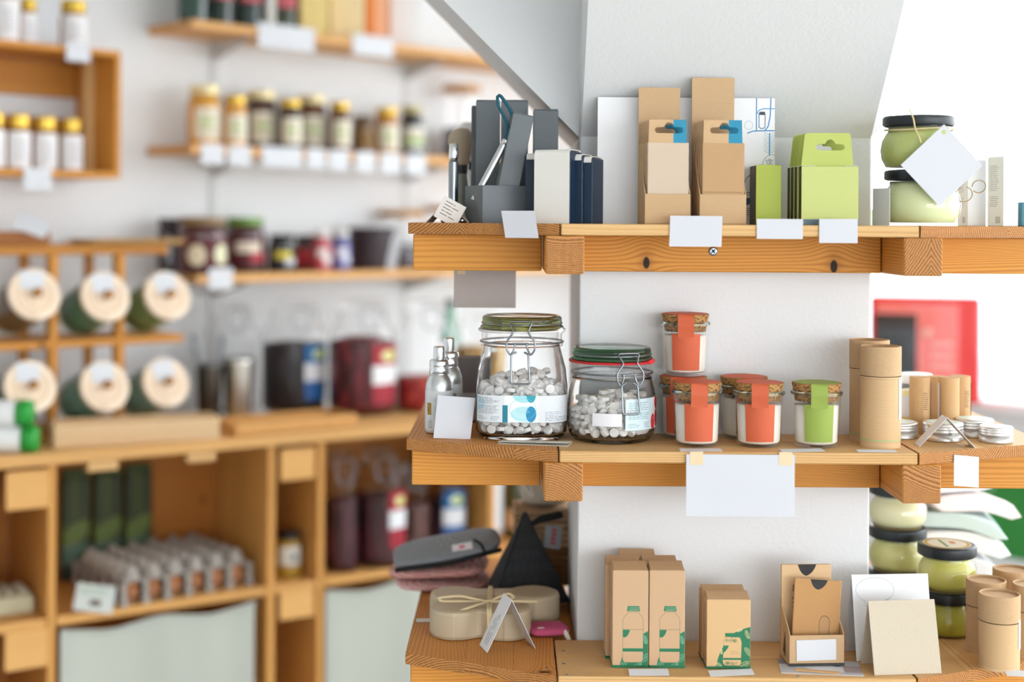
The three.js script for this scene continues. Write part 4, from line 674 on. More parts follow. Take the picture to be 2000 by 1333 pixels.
{ // open tray with sachets
  const D = 1.99, tr = R(4), c = P(1595, 1303, D), w = 109 * D / F, d = 0.05, t = 0.0015, hF = 0.043, hB = 0.103, ox = c[0] - Math.sin(tr) * d / 2, oz = c[2] - Math.cos(tr) * d / 2;
  const g = thing('sachet_box', 'kraft display tray of sachets with a blank white label', 'box', [ox, S.low + 0.0012, oz], tr);
  part('bottom', box(w, t, d), kraft, g, [0, t / 2, 0]); part('front_panel', rbox(w, hF, t, 0.0005, 1), kraft, g, [0, hF / 2, d / 2]); part('back_panel', rbox(w, hB * 0.8, t, 0.0005, 1), kraft, g, [0, hB * 0.4, -d / 2]);
  const side = () => { const s = new THREE.Shape(); s.moveTo(-d / 2, 0); s.lineTo(d / 2, 0); s.lineTo(d / 2, hF); s.bezierCurveTo(d / 2 - 0.008, hF + 0.012, -d / 2 + 0.012, hF + 0.02, -d / 2, hB * 0.8); const e = extrude(s, t); e.rotateY(-Math.PI / 2); return e; };
  part('side_panel', side(), kraft, g, [-w / 2 + t, 0, 0]); part('side_panel', side(), kraft, g, [w / 2, 0, 0]);
  part('dark_strip', rbox(w + 0.001, 0.004, 0.001, 0.0003, 1), M('#3a3936', 0.6), g, [0, 0.002, d / 2 + 0.0009]);
  part('side_mark', extrude([[0, 0], [0.012, 0.006], [0.003, 0.034]], 0.0004), M('#3a3936', 0.6), g, [-w / 2 - 0.0006, 0.008, 0.006], [0, Math.PI / 2, 0]);
  part('blank_label', rbox(0.0565, 0.029, 0.0008, 0.0003, 1), paper, g, [-0.001, 0.0225, d / 2 + 0.0014], [0, 0, 0.02]);
  const sachet = (pale, txt) => printed(384, 512, (q, a, b) => { speckle(q, a, b, pale); q.fillStyle = '#2d2b2a'; q.beginPath(); q.moveTo(a * 0.33, 0); q.quadraticCurveTo(a * 0.38, b * 0.11, a * 0.5, b * 0.125); q.quadraticCurveTo(a * 0.64, b * 0.1, a * 0.7, 0); q.fill();
    if (txt) { q.font = 'bold 46px sans-serif'; q.fillStyle = '#4a3b2c'; q.fillText('g', a * 0.22, b * 0.27); lines(q, a * 0.22, b * 0.36, 60, 4, 24, '#5a4836', 0.2, 0.4); } else { q.strokeStyle = '#3c2a18'; q.lineWidth = 3; q.fillStyle = '#b98d5d'; q.beginPath(); q.moveTo(a * 0.56, b); q.lineTo(a * 0.56, b * 0.53); q.quadraticCurveTo(a * 0.57, b * 0.44, a * 0.67, b * 0.44); q.quadraticCurveTo(a * 0.78, b * 0.45, a * 0.78, b * 0.53); q.lineTo(a * 0.74, b); q.closePath(); q.fill(); q.stroke(); } }, 0.7);
  const put = (lab, m, w2, h2, x, z, rz, rx) => { const o = thing('paper_sachet', lab, 'sachet', [ox + x, S.low + 0.0028, oz + z], tr); o.rotation.z = rz; o.rotation.x = rx; const sh = rbox(w2, h2, 0.004, 0.0015, 2); part('pouch', sh, [kraft, kraft, kraft, kraft, m, kraft], o, [0, h2 / 2 + 0.001, 0]); };
  put('brown sachet printed with a wooden stick, tilted, black notch at its top', sachet('#bf8f58', false), 0.068, 0.113, 0.001, 0.012, -0.07, -0.12);
  put('pale kraft sachet with a black notch and small letters, standing behind another', sachet('#dcb88c', true), 0.073, 0.129, -0.0045, -0.014, 0.0, -0.06);
}
{ // photo leaflet with a wooden stick
  const m = printed(512, 256, (c, w, h) => { c.fillStyle = '#c9cdd4'; c.fillRect(0, 0, w, h); c.fillStyle = '#3f6a8c'; c.beginPath(); c.ellipse(260, 60, 150, 70, 0, 0, 7); c.fill(); c.fillStyle = '#e4e4e8'; c.beginPath(); c.ellipse(300, 150, 140, 60, 0.2, 0, 7); c.fill(); c.fillStyle = '#b6a2a4'; c.fillRect(400, 90, 112, 120); c.fillStyle = '#8b8a95'; c.fillRect(0, 0, 80, 90); }, 0.35);
  const p = P(1603, 1309, 1.98); solo('leaflet', box(0.112, 0.0008, 0.062), [paper, paper, m, paper, paper, paper], 'printed photo leaflet lying under the sachet tray', 'leaflet', [p[0], S.low + 0.0005, -1.985], [0, R(-6), 0]);
  const q = P(1594, 1314, 1.968); solo('wooden_stick', rbox(0.06, 0.002, 0.009, 0.001, 2), M('#d9ad77', 0.7), 'flat wooden stick lying on the photo leaflet', 'stick', [q[0], S.low + 0.0021, -1.963], [0, R(-14), 0]);
}
{ // tent cards
  const bub = printed(1024, 1024, (c, w, h) => { c.fillStyle = '#f0f2f5'; c.fillRect(0, 0, w, h); c.strokeStyle = '#8fa3b5'; c.lineWidth = 4; c.beginPath(); c.ellipse(300, 190, 255, 150, 0, 2.25, 2.25 + 5.6); c.stroke(); c.beginPath(); c.moveTo(140, 308); c.quadraticCurveTo(160, 315, 165, 330); c.quadraticCurveTo(170, 390, 200, 410); c.quadraticCurveTo(190, 340, 265, 330); c.quadraticCurveTo(420, 330, 480, 290); c.stroke(); });
  const p = P(1746, 1292, 2.015), g = tent('tent_card', 'large white tent card with a drawn speech bubble', 'card', 0.113, 0.1165, 0.05, paper, [p[0] + 0.001, S.low + 0.0004, -2.045], R(5));
  g.children[0].material = [paper, paper, paper, paper, bub, paper];
  const q = P(1770, 1320, 1.955); tent('tent_card', 'blank kraft tent card standing before the speech bubble card', 'card', 0.0965, 0.0955, 0.052, kraftPale, [q[0], S.low + 0.0004, -1.983], R(7));
}
// stacked jars of yellow-green salve
{
  const labelTop = printed(256, 256, (c, w, h) => { c.fillStyle = '#e9e6d2'; c.beginPath(); c.arc(128, 128, 126, 0, 7); c.fill(); c.strokeStyle = '#c8a13c'; c.lineWidth = 18; c.beginPath(); c.arc(128, 128, 112, 0, 7); c.stroke(); c.fillStyle = '#7a9a4c'; c.fillRect(40, 140, 170, 18); c.fillStyle = '#d98b52'; c.fillRect(80, 80, 60, 30); });
  const stack = (px, D, R0, hs, labs, cols) => { const p = P(px, 1150, D); let y = S.low; hs.forEach((h, i) => { const s = salveJar('salve_jar', labs[i], R0, h - 0.0006, cols[i], 0.0165, R0 * 0.97); s.g.position.set(p[0], y + 0.0002, -D); part('lid_label', cyl(R0 * 0.8, R0 * 0.8, 0.0003, 36), labelTop, s.g, [0, h - 0.0003, 0]); y += h; }); };
  stack(1752, 2.275, 0.0468, [0.069, 0.069, 0.069], ['bottom jar of salve in the pile of three next to the pillar', 'middle jar of yellow salve in the pile of three next to the pillar', 'top jar of pale salve in the pile of three under the beam'], ['#c4c250', '#d9d88c', '#e0dfb2']);
  stack(1849, 2.16, 0.0448, [0.068, 0.068], ['lower jar of olive salve in the pile of two behind the kraft tent card', 'upper jar of yellow salve in the pile of two with a picture lid'], ['#b3b03c', '#cfcd66']);
}
{ const T4 = [[1951, 1305, 1.995, 1150, 'cardboard tube with a recessed lid, standing before three others'], [1925, 1290, 2.074, 1132, 'cardboard tube with dark lettering between salve jars and the foremost tube'], [2016, 1295, 2.05, 1146, 'cardboard tube half outside at the shelf end, pale sticker'], [1976, 1275, 2.135, 1126, 'cardboard tube at the back of the four by the cloths']];
  T4.forEach(([px, py, D, yt, lab], i) => { const p = P(px, py, D); kraftTube(lab, p[0], p[2], S.low, 0.0278, 0.1035 + (i === 3 ? 0.001 : 0), 0.037, false, 0.4 * i, i === 0); }); }
flatTag(1267, 1.953, S.low, 0.055, 0.018, 0.02, 'white price tag lying before the bottle-printed boxes', 0.2);
flatTag(1428, 1.954, S.low, 0.062, 0.016, 0.1, 'white price tag lying before the jar-printed box', 0.2);
flatTag(2000, 1.96, S.low, 0.05, 0.02, -0.1, 'white price tag lying before the cardboard tubes', 0.1);
// pile of folded cloths at the side of the pillar
{
  const cols = ['#f4dcd8', '#eef0f2', '#f3f2f0', '#dceeea', '#f4e6e4', '#f1f2f4', '#eceef0'], names = ['peach folded muslin cloth at the bottom of the pile', 'grey-printed folded cloth second in the pile', 'off-white folded cloth in the middle of the pile', 'mint-edged folded cloth above the middle of the pile', 'pale pink folded cloth fourth from the top of the pile', 'white folded cloth under the rolled one on the pile', 'plump white folded cloth on top of the pile'];
  let y = S.low + 0.0045; const p = P(1838, 1050, 2.43);
  cols.forEach((c, i) => {
    const h = 0.018 + 0.003 * (i % 3), L = 0.155 - 0.006 * (i % 2), dr = [0, 0.012, 0.018, 0.02, 0.02, 0, 0][i], s = new THREE.Shape(), n = 12, top = [], bot = [];
    for (let k = 0; k <= n; k++) { const x = -L / 2 + L * k / n, e = Math.sqrt(Math.max(0, 1 - Math.pow(Math.abs(2 * k / n - 1), 6))), yy = -dr * Math.pow(Math.max(0, (x + 0.01) / (L / 2)), 2); top.push([x, yy + h * (0.5 + 0.5 * e)]); bot.push([x, yy + h * (0.5 - 0.5 * e)]); }
    [...bot, ...top.reverse()].forEach(([x, z], k) => k ? s.lineTo(x, z) : s.moveTo(x, z));
    const dep = 0.13, e = extrude(s, dep, 0.004); e.translate(0, 0, -dep / 2);
    const g = thing('folded_cloth', names[i], 'cloth', [p[0] + [0.0, 0.01, 0.012, 0.02, 0.026, -0.01, -0.016][i], y, p[2]], R([8, -6, 4, -10, 12, 20, -14][i]), 'folded cloths piled beside the pillar');
    part('folded_cloth_body', e, M(c, 0.95), g); const st = part('hem', tube([[L * 0.46, h * 0.5 - dr * 0.9, -dep / 2 - 0.002], [L * 0.475, h * 0.55 - dr, 0], [L * 0.46, h * 0.5 - dr * 0.9, dep / 2 + 0.002]], 0.003, 16), M(['#e8b9a4', '#c9cfd6', '#eadfd0', '#a9d9d2', '#efc9c4', '#e6e6e4', '#e9e9ea'][i], 0.95), g);
    y += h + 0.0105 + Math.max(0, [0, 0.012, 0.018, 0.02, 0.02, 0, 0, 0][i + 1] - dr) * 1.0;
  });
}
// ---- bottom left of the lowest shelf: soaps, pouches, textiles
{
  const bone = (label, px, py, D, len, wv, h, tr) => {
    const p = P(px, py, D), g = thing('bone_soap', label, 'soap', [p[0], S.low, -D], tr), s = new THREE.Shape(), n = 64;
    const lr = wv, c = len / 2 - lr, half = []; for (let k = 0; k <= n; k++) { const x = len / 2 * Math.sin((k / n - 0.5) * Math.PI), a = Math.sqrt(Math.max(0, lr * lr - (Math.abs(x) - c) ** 2)), b = Math.abs(x) < c ? wv * 0.55 : 0; half.push([x, Math.abs(x) < c ? 0.5 * (a + b + Math.sqrt((a - b) ** 2 + 2e-5)) - 0.0015 : a]); }
    half.forEach(([x, z], k) => k ? s.lineTo(x, -z) : s.moveTo(x, -z)); half.slice(1, -1).reverse().forEach(([x, z]) => s.lineTo(x, z));
    const e = extrude(s, h - 0.012, 0.006); e.rotateX(-Math.PI / 2); part('bar', e, M('#c2b193', 0.4), g, [0, 0.006, 0]); return g;
  };
  const a = bone('bone-shaped beige soap bar in front, tied with raffia to another', 938, 1243, 2.135, 0.14, 0.034, 0.043, R(-2));
  const b = bone('bone-shaped beige soap bar lying behind its raffia-tied twin', 966, 1230, 2.215, 0.19, 0.036, 0.044, R(3));
  const rf = thing('raffia_bow', 'pale raffia band and bow round the two bone-shaped soaps', 'raffia', [a.position.x, S.low, -2.17]);
  const bd = []; const hw = 0.066, hh = 0.0455; for (const [z, y] of [[hw, 0.002], [hw + 0.001, hh * 0.5], [hw - 0.002, hh], [0, hh + 0.001], [-hw, hh], [-hw - 0.001, hh * 0.5]]) bd.push([0.012, y, z]);
  part('band', tube(bd, 0.0022, 60), raffia, rf); part('band', tube(bd.map(([x, y, z]) => [x + 0.0035, y, z]), 0.002, 60), raffia, rf);
  part('loop', tube([[0.012, hh + 0.002, 0.03], [-0.03, hh + 0.012, 0.036], [-0.062, hh + 0.008, 0.032], [-0.058, hh + 0.003, 0.03], [-0.02, hh + 0.003, 0.03], [0.012, hh + 0.003, 0.03]], 0.002, 50), raffia, rf);
  part('loop', tube([[0.012, hh + 0.002, 0.03], [0.04, hh + 0.012, 0.02], [0.05, hh + 0.006, 0.02], [0.03, hh + 0.003, 0.025]], 0.002, 40), raffia, rf);
  part('tail', tube([[0.012, hh + 0.003, 0.03], [0.05, hh + 0.005, 0.036], [0.085, hh + 0.003, 0.03]], 0.002, 30), raffia, rf); part('tail', tube([[0.012, hh + 0.003, 0.03], [-0.01, hh + 0.001, 0.05], [-0.03, hh - 0.004, 0.058]], 0.002, 30), raffia, rf);
  const tm = printed(128, 128, (c, w, h) => { c.fillStyle = '#eceef0'; c.fillRect(0, 0, w, h); c.save(); c.translate(0, 128); c.rotate(-Math.PI / 2); lines(c, 12, 40, 90, 3, 20, '#9aa0a6', 0.4, 0.3); c.restore(); });
  const p = P(991, 1274, 2.05), t = tent('tent_card', 'small white tent card standing in front of the bone soaps', 'price card', 0.04, 0.0735, 0.073, paper, [p[0], S.low + 0.0004, -2.072], -Math.PI / 2 + 0.3); t.children[0].material = [paper, paper, paper, paper, tm, paper];
}
{ // dark pyramid pouch
  const weave = printed(512, 512, (c, w, h) => { c.fillStyle = '#26282a'; c.fillRect(0, 0, w, h); c.strokeStyle = '#3b3d42'; c.lineWidth = 3; for (let y = 0; y < 6; y++) for (let x = 0; x < 6; x++) for (let k = 1; k < 4; k++) { c.save(); c.translate(x * 90 + (y % 2) * 45, y * 90); c.rotate(0.78); c.strokeRect(-k * 9, -k * 9, k * 18, k * 18); c.restore(); } }, 0.9);
  const p = P(1024, 1185, 2.30), s = 0.069, ap = [0.004, 0.146, 0], g = thing('pyramid_pouch', 'dark patterned pyramid-shaped fabric pouch with a loop and zip', 'pouch', [p[0] - 0.002, S.low + 0.0005, -2.335], 0.3);
  const V = [[-s, 0, s * 0.7], [s, 0, s * 0.6], [s * 0.8, 0, -s * 0.8], [-s * 0.8, 0, -s * 0.7]], pos = [], uv = [], idx = [], n = 12, m = 6;
  for (let f = 0; f < 4; f++) { const A = V[f], B = V[(f + 1) % 4], o = pos.length / 3; for (let j = 0; j <= m; j++) for (let i = 0; i <= n; i++) { const u = i / n, v = j / m, q = [0, 1, 2].map((k) => (A[k] * (1 - u) + B[k] * u) * (1 - v) + ap[k] * v), bul = 0.012 * Math.sin(Math.PI * u) * Math.sin(Math.PI * Math.min(1, v * 0.9 + 0.1)) * (1 - v), mid = [(A[0] + B[0]) / 2, 0, (A[2] + B[2]) / 2], l = Math.hypot(mid[0], mid[2]); pos.push(q[0] + mid[0] / l * bul, q[1] + bul * 0.3, q[2] + mid[2] / l * bul); uv.push(u * 1.2, v * 1.2); } for (let j = 0; j < m; j++) for (let i = 0; i < n; i++) { const a = o + j * (n + 1) + i; idx.push(a, a + 1, a + n + 1, a + 1, a + n + 2, a + n + 1); } }
  const ge = new THREE.BufferGeometry(); ge.setAttribute('position', new THREE.Float32BufferAttribute(pos, 3)); ge.setAttribute('uv', new THREE.Float32BufferAttribute(uv, 2)); ge.setIndex(idx); ge.computeVertexNormals(); part('fabric_body', ge, weave, g);
  part('zip', tube([[-s, 0.002, s * 0.7], [-s * 0.5, 0.072, s * 0.37], [0, 0.143, 0.003]], 0.0022, 30), M('#0d0e10', 0.6), g);
  part('strap_loop', tube([[0.004, 0.118, 0.004], [0.03, 0.133, 0.004], [0.062, 0.137, 0], [0.066, 0.132, -0.004], [0.03, 0.126, -0.006], [0.006, 0.116, -0.006]], 0.0042, 40, false, 6), M('#101214', 0.8), g);
  const tg = printed(128, 160, (c, w, h) => { c.fillStyle = '#8b8d90'; c.fillRect(0, 0, w, h); c.save(); c.translate(86, 20); c.rotate(Math.PI / 2); c.fillStyle = '#a3183f'; for (let k = 0; k < 4; k++) { c.fillRect(k * 30, 0, 24, 34); c.fillStyle = '#8b8d90'; c.fillRect(k * 30 + 8, 8 + (k % 2) * 10, 8, 10); c.fillStyle = '#a3183f'; } c.restore(); });
  part('brand_tag', box(0.028, 0.038, 0.0012), tg, g, [0.05, 0.1, 0.004], [0, -0.3, -0.12]);
}
{ // flat pouches piled at the shelf end
  const pillow = (w, h, d, mat, name, label, pos, rot, extra) => { const g = thing(name, label, 'pouch', pos); g.rotation.set(...rot); const ge = new THREE.SphereGeometry(1, 40, 20), q = ge.attributes.position; for (let i = 0; i < q.count; i++) { let x = q.getX(i), y = q.getY(i), z = q.getZ(i); const pw = (v, e) => Math.sign(v) * Math.pow(Math.abs(v), e); q.setXYZ(i, pw(x, 0.5) * w / 2, pw(y, 0.8) * h / 2, pw(z, 0.5) * d / 2); } ge.computeVertexNormals(); part('fabric_body', ge, mat, g); extra?.(g); return g; };
  const grey = printed(256, 256, (c, w, h) => { c.fillStyle = '#84888b'; c.fillRect(0, 0, w, h); for (let y = 0; y < h; y += 8) for (let x = 0; x < w; x += 8) { c.fillStyle = (x / 8 + y / 8) % 2 ? '#4c4f52' : '#b0b4b8'; c.fillRect(x, y, 7, 7); } }, 0.95); grey.map.wrapS = grey.map.wrapT = THREE.RepeatWrapping; grey.map.repeat.set(3, 3);
  const pinkM = (a, b) => { const m = printed(256, 256, (c, w, h) => { c.fillStyle = a; c.fillRect(0, 0, w, h); for (let y = 0; y < h; y += 32) for (let x = 0; x < w; x += 32) { c.fillStyle = b; c.fillRect(x + (y / 32 % 2) * 16, y + 6, 15, 13); c.fillStyle = '#c98a5a'; c.fillRect(x + (y / 32 % 2) * 16 + 17, y + 18, 7, 7); } }, 0.95); m.map.wrapS = m.map.wrapT = THREE.RepeatWrapping; m.map.repeat.set(2, 1.6); return m; };
  const D = 2.43, A = P(858, 1150, D);
  pillow(0.16, 0.018, 0.13, pinkM('#e6c2ba', '#b52a5c'), 'flat_pouch', 'pink checked flat fabric pouch at the bottom of the pile', [A[0] + 0.006, S.low + 0.0095, -D], [0, 0.12, 0.0]);
  pillow(0.165, 0.02, 0.13, pinkM('#dcb0a4', '#c0345f'), 'flat_pouch', 'pink speckled flat fabric pouch under the grey tweed one', [A[0] + 0.0, S.low + 0.031, -D], [0, -0.1, 0.06]);
  pillow(0.185, 0.02, 0.12, grey, 'tweed_pouch', 'grey tweed fabric pouch with a white label, on the pink pouches', [A[0] + 0.012, S.low + 0.063, -D], [0.1, 0.1, 0.17], (g) => {
    part('zip', tube([[-0.09, -0.002, 0.058], [0, -0.004, 0.0665], [0.09, -0.002, 0.058]], 0.0042, 40), M('#1d1e20', 0.9), g); part('fabric_label', box(0.034, 0.0012, 0.02), printed(96, 64, (c, w, h) => { c.fillStyle = '#eeeaec'; c.fillRect(0, 0, w, h); c.fillStyle = '#dd5a8e'; c.fillRect(34, 18, 26, 26); }), g, [0.026, 0.0095, 0.042], [0.3, 0, 0]);
    part('strap', tube([[0.048, 0.014, 0.03], [0.058, 0.011, 0.052], [0.062, -0.002, 0.066]], 0.0025, 20), M('#15181c', 0.9), g); });
  const pk = P(1070, 1176, 2.24); pillow(0.06, 0.014, 0.05, (() => { const m = printed(128, 128, (c, w, h) => { c.fillStyle = '#c9567f'; c.fillRect(0, 0, w, h); c.fillStyle = '#f3d9e0'; for (const [x, y] of [[20, 20], [80, 30], [50, 70], [110, 90], [20, 110]]) { c.beginPath(); c.arc(x, y, 8, 0, 7); c.fill(); } }, 0.95); return m; })(), 'dotted_pouch', 'small pink dotted cloth pouch beside the pillar', [0.058, S.low + 0.008, -2.14], [0, 0.2, 0], (g) => { part('tie', tube([[0.02, 0.002, 0.02], [0.026, -0.01, 0.024], [0.03, -0.024, 0.022]], 0.004, 16), M('#e9dfd2', 0.9), g); });
  // folded brown textile and cotton bag behind
  const Db = 2.47, X = P(1085, 1100, Db)[0]; let y = S.low; const labs = ['brown ribbed cloth, lowest of the folded stack behind the pyramid pouch', 'brown ribbed cloth, second of the folded stack behind the pyramid pouch', 'tan ribbed cloth, third of the folded stack behind the pyramid pouch', 'tan ribbed cloth, topmost of the folded stack behind the pyramid pouch'];
  for (let k = 0; k < 4; k++) { const h = 0.032, g = thing('ribbed_cloth', labs[k], 'cloth', [X - 0.024, y, -Db], 0.03 * (k % 2 ? 1 : -1), 'folded ribbed cloths'); for (let j = 0; j < 3; j++) part('fold', rbox(0.1, h / 3 - 0.0004, 0.1, 0.005, 3), M(k < 2 ? '#8a6238' : '#b39472', 0.95), g, [0, h / 6 + j * h / 3, 0]); y += h + 0.0006; }
  const bag = pillow(0.09, 0.08, 0.09, M('#c9bca8', 0.95), 'cotton_bag', 'off-white cotton drawstring bag on the folded ribbed cloths', [X - 0.02, y + 0.041, -Db], [0, 0, 0], (g) => { part('drawstring', tube([[-0.03, 0.02, 0.042], [-0.036, 0.0, 0.047], [-0.02, -0.02, 0.046], [-0.026, 0.0, 0.047]], 0.002, 24), M('#efe9dd', 0.9), g); });
  const cc = P(829, 1190, 2.2); card('price_card', 0.03, 0.018, 'cream card lying at the end of the lowest shelf beside the pouches', [cc[0] + 0.002, S.low + 0.0012, -2.205], [-Math.PI / 2, 0, 0.1], cream);
}
// ---------------------------------------------------------------- along the side wall: shelves, crate and their goods
const W45 = R(45), wallLine = line(-0.965, 3.75, 45), WO = [-0.965, 0, -3.75];
// frame on the wall: x along it (away from the camera), z out into the room
const onWall = (t, y, off) => [WO[0] + Math.cos(W45) * t + Math.sin(W45) * off, y, WO[2] - Math.sin(W45) * t + Math.cos(W45) * off];
const wp = (px, off) => wallLine(px, off);
const YW = [yAt(371, 37, 3.6), yAt(371, 282, 3.6), CY - 0.139];
const SD = 0.213, tEnd = wp(285, 0).t;
['uppermost long wall shelf, with bottles and cartons', 'middle long wall shelf, with honey jars and price tags', 'lower long wall shelf, with preserve jars and a dark pot'].forEach((lab, i) => {
  const g = thing('long_shelf', lab, 'shelf', onWall(0, YW[i] - 0.022, 0), W45, 'long shelves on the side wall'), L = 1.95, t0 = i === 2 ? tEnd + 0.02 : tEnd;
  for (let k = 0; k < 2; k++) { const a = t0 + k * L / 2; timber('plank', L / 2 - 0.002, 0.022, SD, 0, TONE.shelf, g, [a + L / 4, 0.011, SD / 2 + 0.001]); }
  for (const px of [415, 790]) { const t = wp(px, 0).t; part('bracket', extrude([[0, 0], [SD * 0.8, 0], [SD * 0.8, -0.006], [0.012, -0.05], [0, -0.05]], 0.004), M('#d5d6d6', 0.4), g, [t, -0.001, 0.006], [0, -Math.PI / 2, 0]); }
});
for (const px of [415, 790]) { const p = wp(px, 0); const g = thing('shelf_track', 'grey slotted metal track carrying the wall shelves, ' + (px < 500 ? 'close to the crate' : 'behind the dark-capped jar'), 'track', onWall(p.t, 0.9, 0), W45); part('rail', rbox(0.022, 1.6, 0.006, 0.001, 1), M('#d3d4d3', 0.4), g, [0, 0.8, 0.0035]); }
// jars: body of contents seen through glass, label and lid
function jar(label, x, y, z, r, h, body, lidM, labM, turn, group, o = {}) {
  const g = thing(o.name ?? 'preserve_jar', label, 'jar', [x, y, z], turn, group), lh = o.lidH ?? h * 0.14, b = h - lh, lr = r * (o.lid ?? 0.88);
  part('body', lathe([[0, 0], [r * 0.9, 0], [r, h * 0.04], [r, b * 0.78], [r * 0.93, b * 0.88], [lr * 0.94, b * 0.95], [lr * 0.94, b], [0, b]], 28), body, g);
  part('lid', lathe([[lr * 0.96, b - 0.001], [lr, b], [lr, h - 0.002], [lr * 0.95, h], [0, h]], 28), lidM, g);
  if (labM) part('label', arcBand(r + 0.0006, r + 0.0006, h * (o.labH ?? 0.42), 0, o.labSpan ?? 1.9, 16), labM, g, [0, h * (o.labY ?? 0.38), 0]);
  return g;
}
const honey = (c) => M(c, 0.12, { clearcoat: 0.8 }), gold = M('#d6b24a', 0.3, { metalness: 0.7 }), goldPale = M('#e6d6a4', 0.4, { metalness: 0.4 }), blackLid = M('#17181a', 0.4);
const creamLab = printed(128, 160, (c, w, h) => { c.fillStyle = '#efe9d2'; c.fillRect(0, 0, w, h); c.fillStyle = '#b9cf8c'; c.fillRect(20, 60, 60, 30); lines(c, 20, 30, 90, 2, 12, '#a09878', 0.3, 0.4); lines(c, 20, 105, 90, 3, 12, '#a09878', 0.3, 0.4); });
const whiteLab = printed(128, 160, (c, w, h) => { c.fillStyle = '#f2f0f0'; c.fillRect(0, 0, w, h); lines(c, 36, 40, 60, 7, 13, '#b7b9c4', 0.3, 0.4); });
const place = (x0, x1, yt, Ys, off) => { const p = wp((x0 + x1) / 2, off), k = p.D / F; return { x: p.X, z: -p.D, r: (x1 - x0) * k / 2, h: yAt((x0 + x1) / 2, yt, p.D) - Ys }; };
const aim = (p) => Math.atan2(-p.x, -p.z) + 0.35;
[[365, 430, 168, '#d7992c', goldPale, 'large amber honey jar with pale lid at the end of the shelf'], [434, 481, 188, '#d79a3a', gold, 'small amber honey jar beside the largest jar'], [476, 540, 178, '#4a2717', goldPale, 'dark brown honey jar with a pale wide lid'], [541, 588, 195, '#3f2412', gold, 'small dark honey jar with bright gold lid'], [577, 638, 187, '#6a3d16', goldPale, 'brown honey jar with a pale gold wide lid'], [640, 684, 200, '#6b3f15', gold, 'small brown honey jar next to the squat label-free jar'], [686, 730, 228, '#6a4a1e', M('#5b431f', 0.4), 'squat brown jar without a bright label'], [729, 778, 211, '#b8781f', gold, 'orange-brown honey jar next to the black-capped jar'], [779, 826, 207, '#1d1d1c', M('#c9bf8c', 0.4), 'black jar with a green and white label']].forEach(([x0, x1, yt, c, lm, lab], i) => {
  const off = [0.1, 0.14, 0.075, 0.15, 0.075, 0.15, 0.1, 0.12, 0.1][i], p = place(x0, x1, yt, YW[1], off);
  const gl = i === 8 ? printed(96, 96, (q, w, h) => { q.fillStyle = '#e8ecdf'; q.fillRect(0, 0, w, h); q.fillStyle = '#9cc25a'; q.fillRect(0, 50, w, 26); q.fillStyle = '#d65a4a'; q.fillRect(50, 24, 20, 14); }) : creamLab;
  jar(lab, p.x, YW[1], p.z, Math.min(p.r, 0.045), p.h, honey(c), lm, i === 6 ? M('#8a6a3a', 0.6) : gl, aim(p), 'honey jars on the middle wall shelf', { labH: i === 8 ? 0.4 : 0.5 });
});
// price tags on the front edges of the wall shelves
function wallTag(x0, x1, y0, y1, label, off = SD + 0.004, mat = paper) { const p = wp((x0 + x1) / 2, off), k = p.D / F, w = (x1 - x0) * k / Math.cos(W45) * 0.82, h = (y1 - y0) * k; return card('price_tag', w, h, label, [p.X, yAt((x0 + x1) / 2, (y0 + y1) / 2, p.D), -p.D], [0, W45, 0], mat, 'price tag', 'price tags on the wall shelves'); }
const under = ['the largest honey jar', 'the small amber honey jar', 'the two dark honey jars', 'the brown honey jar', 'the small brown honey jar', 'the squat brown jar', 'the orange-brown honey jar', 'the black jar with green label'];
[[392, 437], [445, 490], [510, 592], [597, 637], [640, 683], [692, 735], [740, 786], [790, 834]].forEach(([a, b], i) => wallTag(a, b, 282 + i * 3, 321 + i * 3, 'white price tag on the shelf edge under ' + under[i]));
wallTag(500, 616, 50, 97, 'wide white price tag on the uppermost shelf under the bottles'); wallTag(683, 771, 70, 110, 'white price tag on the uppermost shelf under the orange carton');
wallTag(408, 456, 524, 566, 'white price tag on the lower wall shelf under the big preserve jar');
// uppermost shelf
[[345, 403, '#0f3d30', 'dark green bottle at the end of the uppermost shelf'], [404, 452, '#0c2a20', 'dark green bottle, second in the row on the uppermost shelf'], [453, 511, '#0f2c22', 'dark green bottle, third in the row on the uppermost shelf'], [531, 576, '#2a3411', 'olive oil bottle between a pale carton and yellow cartons']].forEach(([a, b, c, lab], i) => {
  const p = place(a, b, 0, YW[0], 0.11), r = Math.min(p.r, 0.038), g = thing('green_bottle', lab, 'bottle', [p.x, YW[0], p.z], aim(p), 'bottles on the uppermost wall shelf');
  part('body', lathe([[0, 0], [r * 0.9, 0], [r, 0.004], [r, 0.19], [r * 0.8, 0.22], [r * 0.34, 0.25], [r * 0.32, 0.29], [0, 0.29]], 28), M(c, 0.1, { clearcoat: 0.6 }), g); part('cap', cyl(r * 0.38, r * 0.38, 0.03, 20), blackLid, g, [0, 0.292, 0]); part('label', arcBand(r + 0.0005, r + 0.0005, 0.08, 0, 2, 16), M('#c9606a', 0.6), g, [0, 0.115, 0]);
});
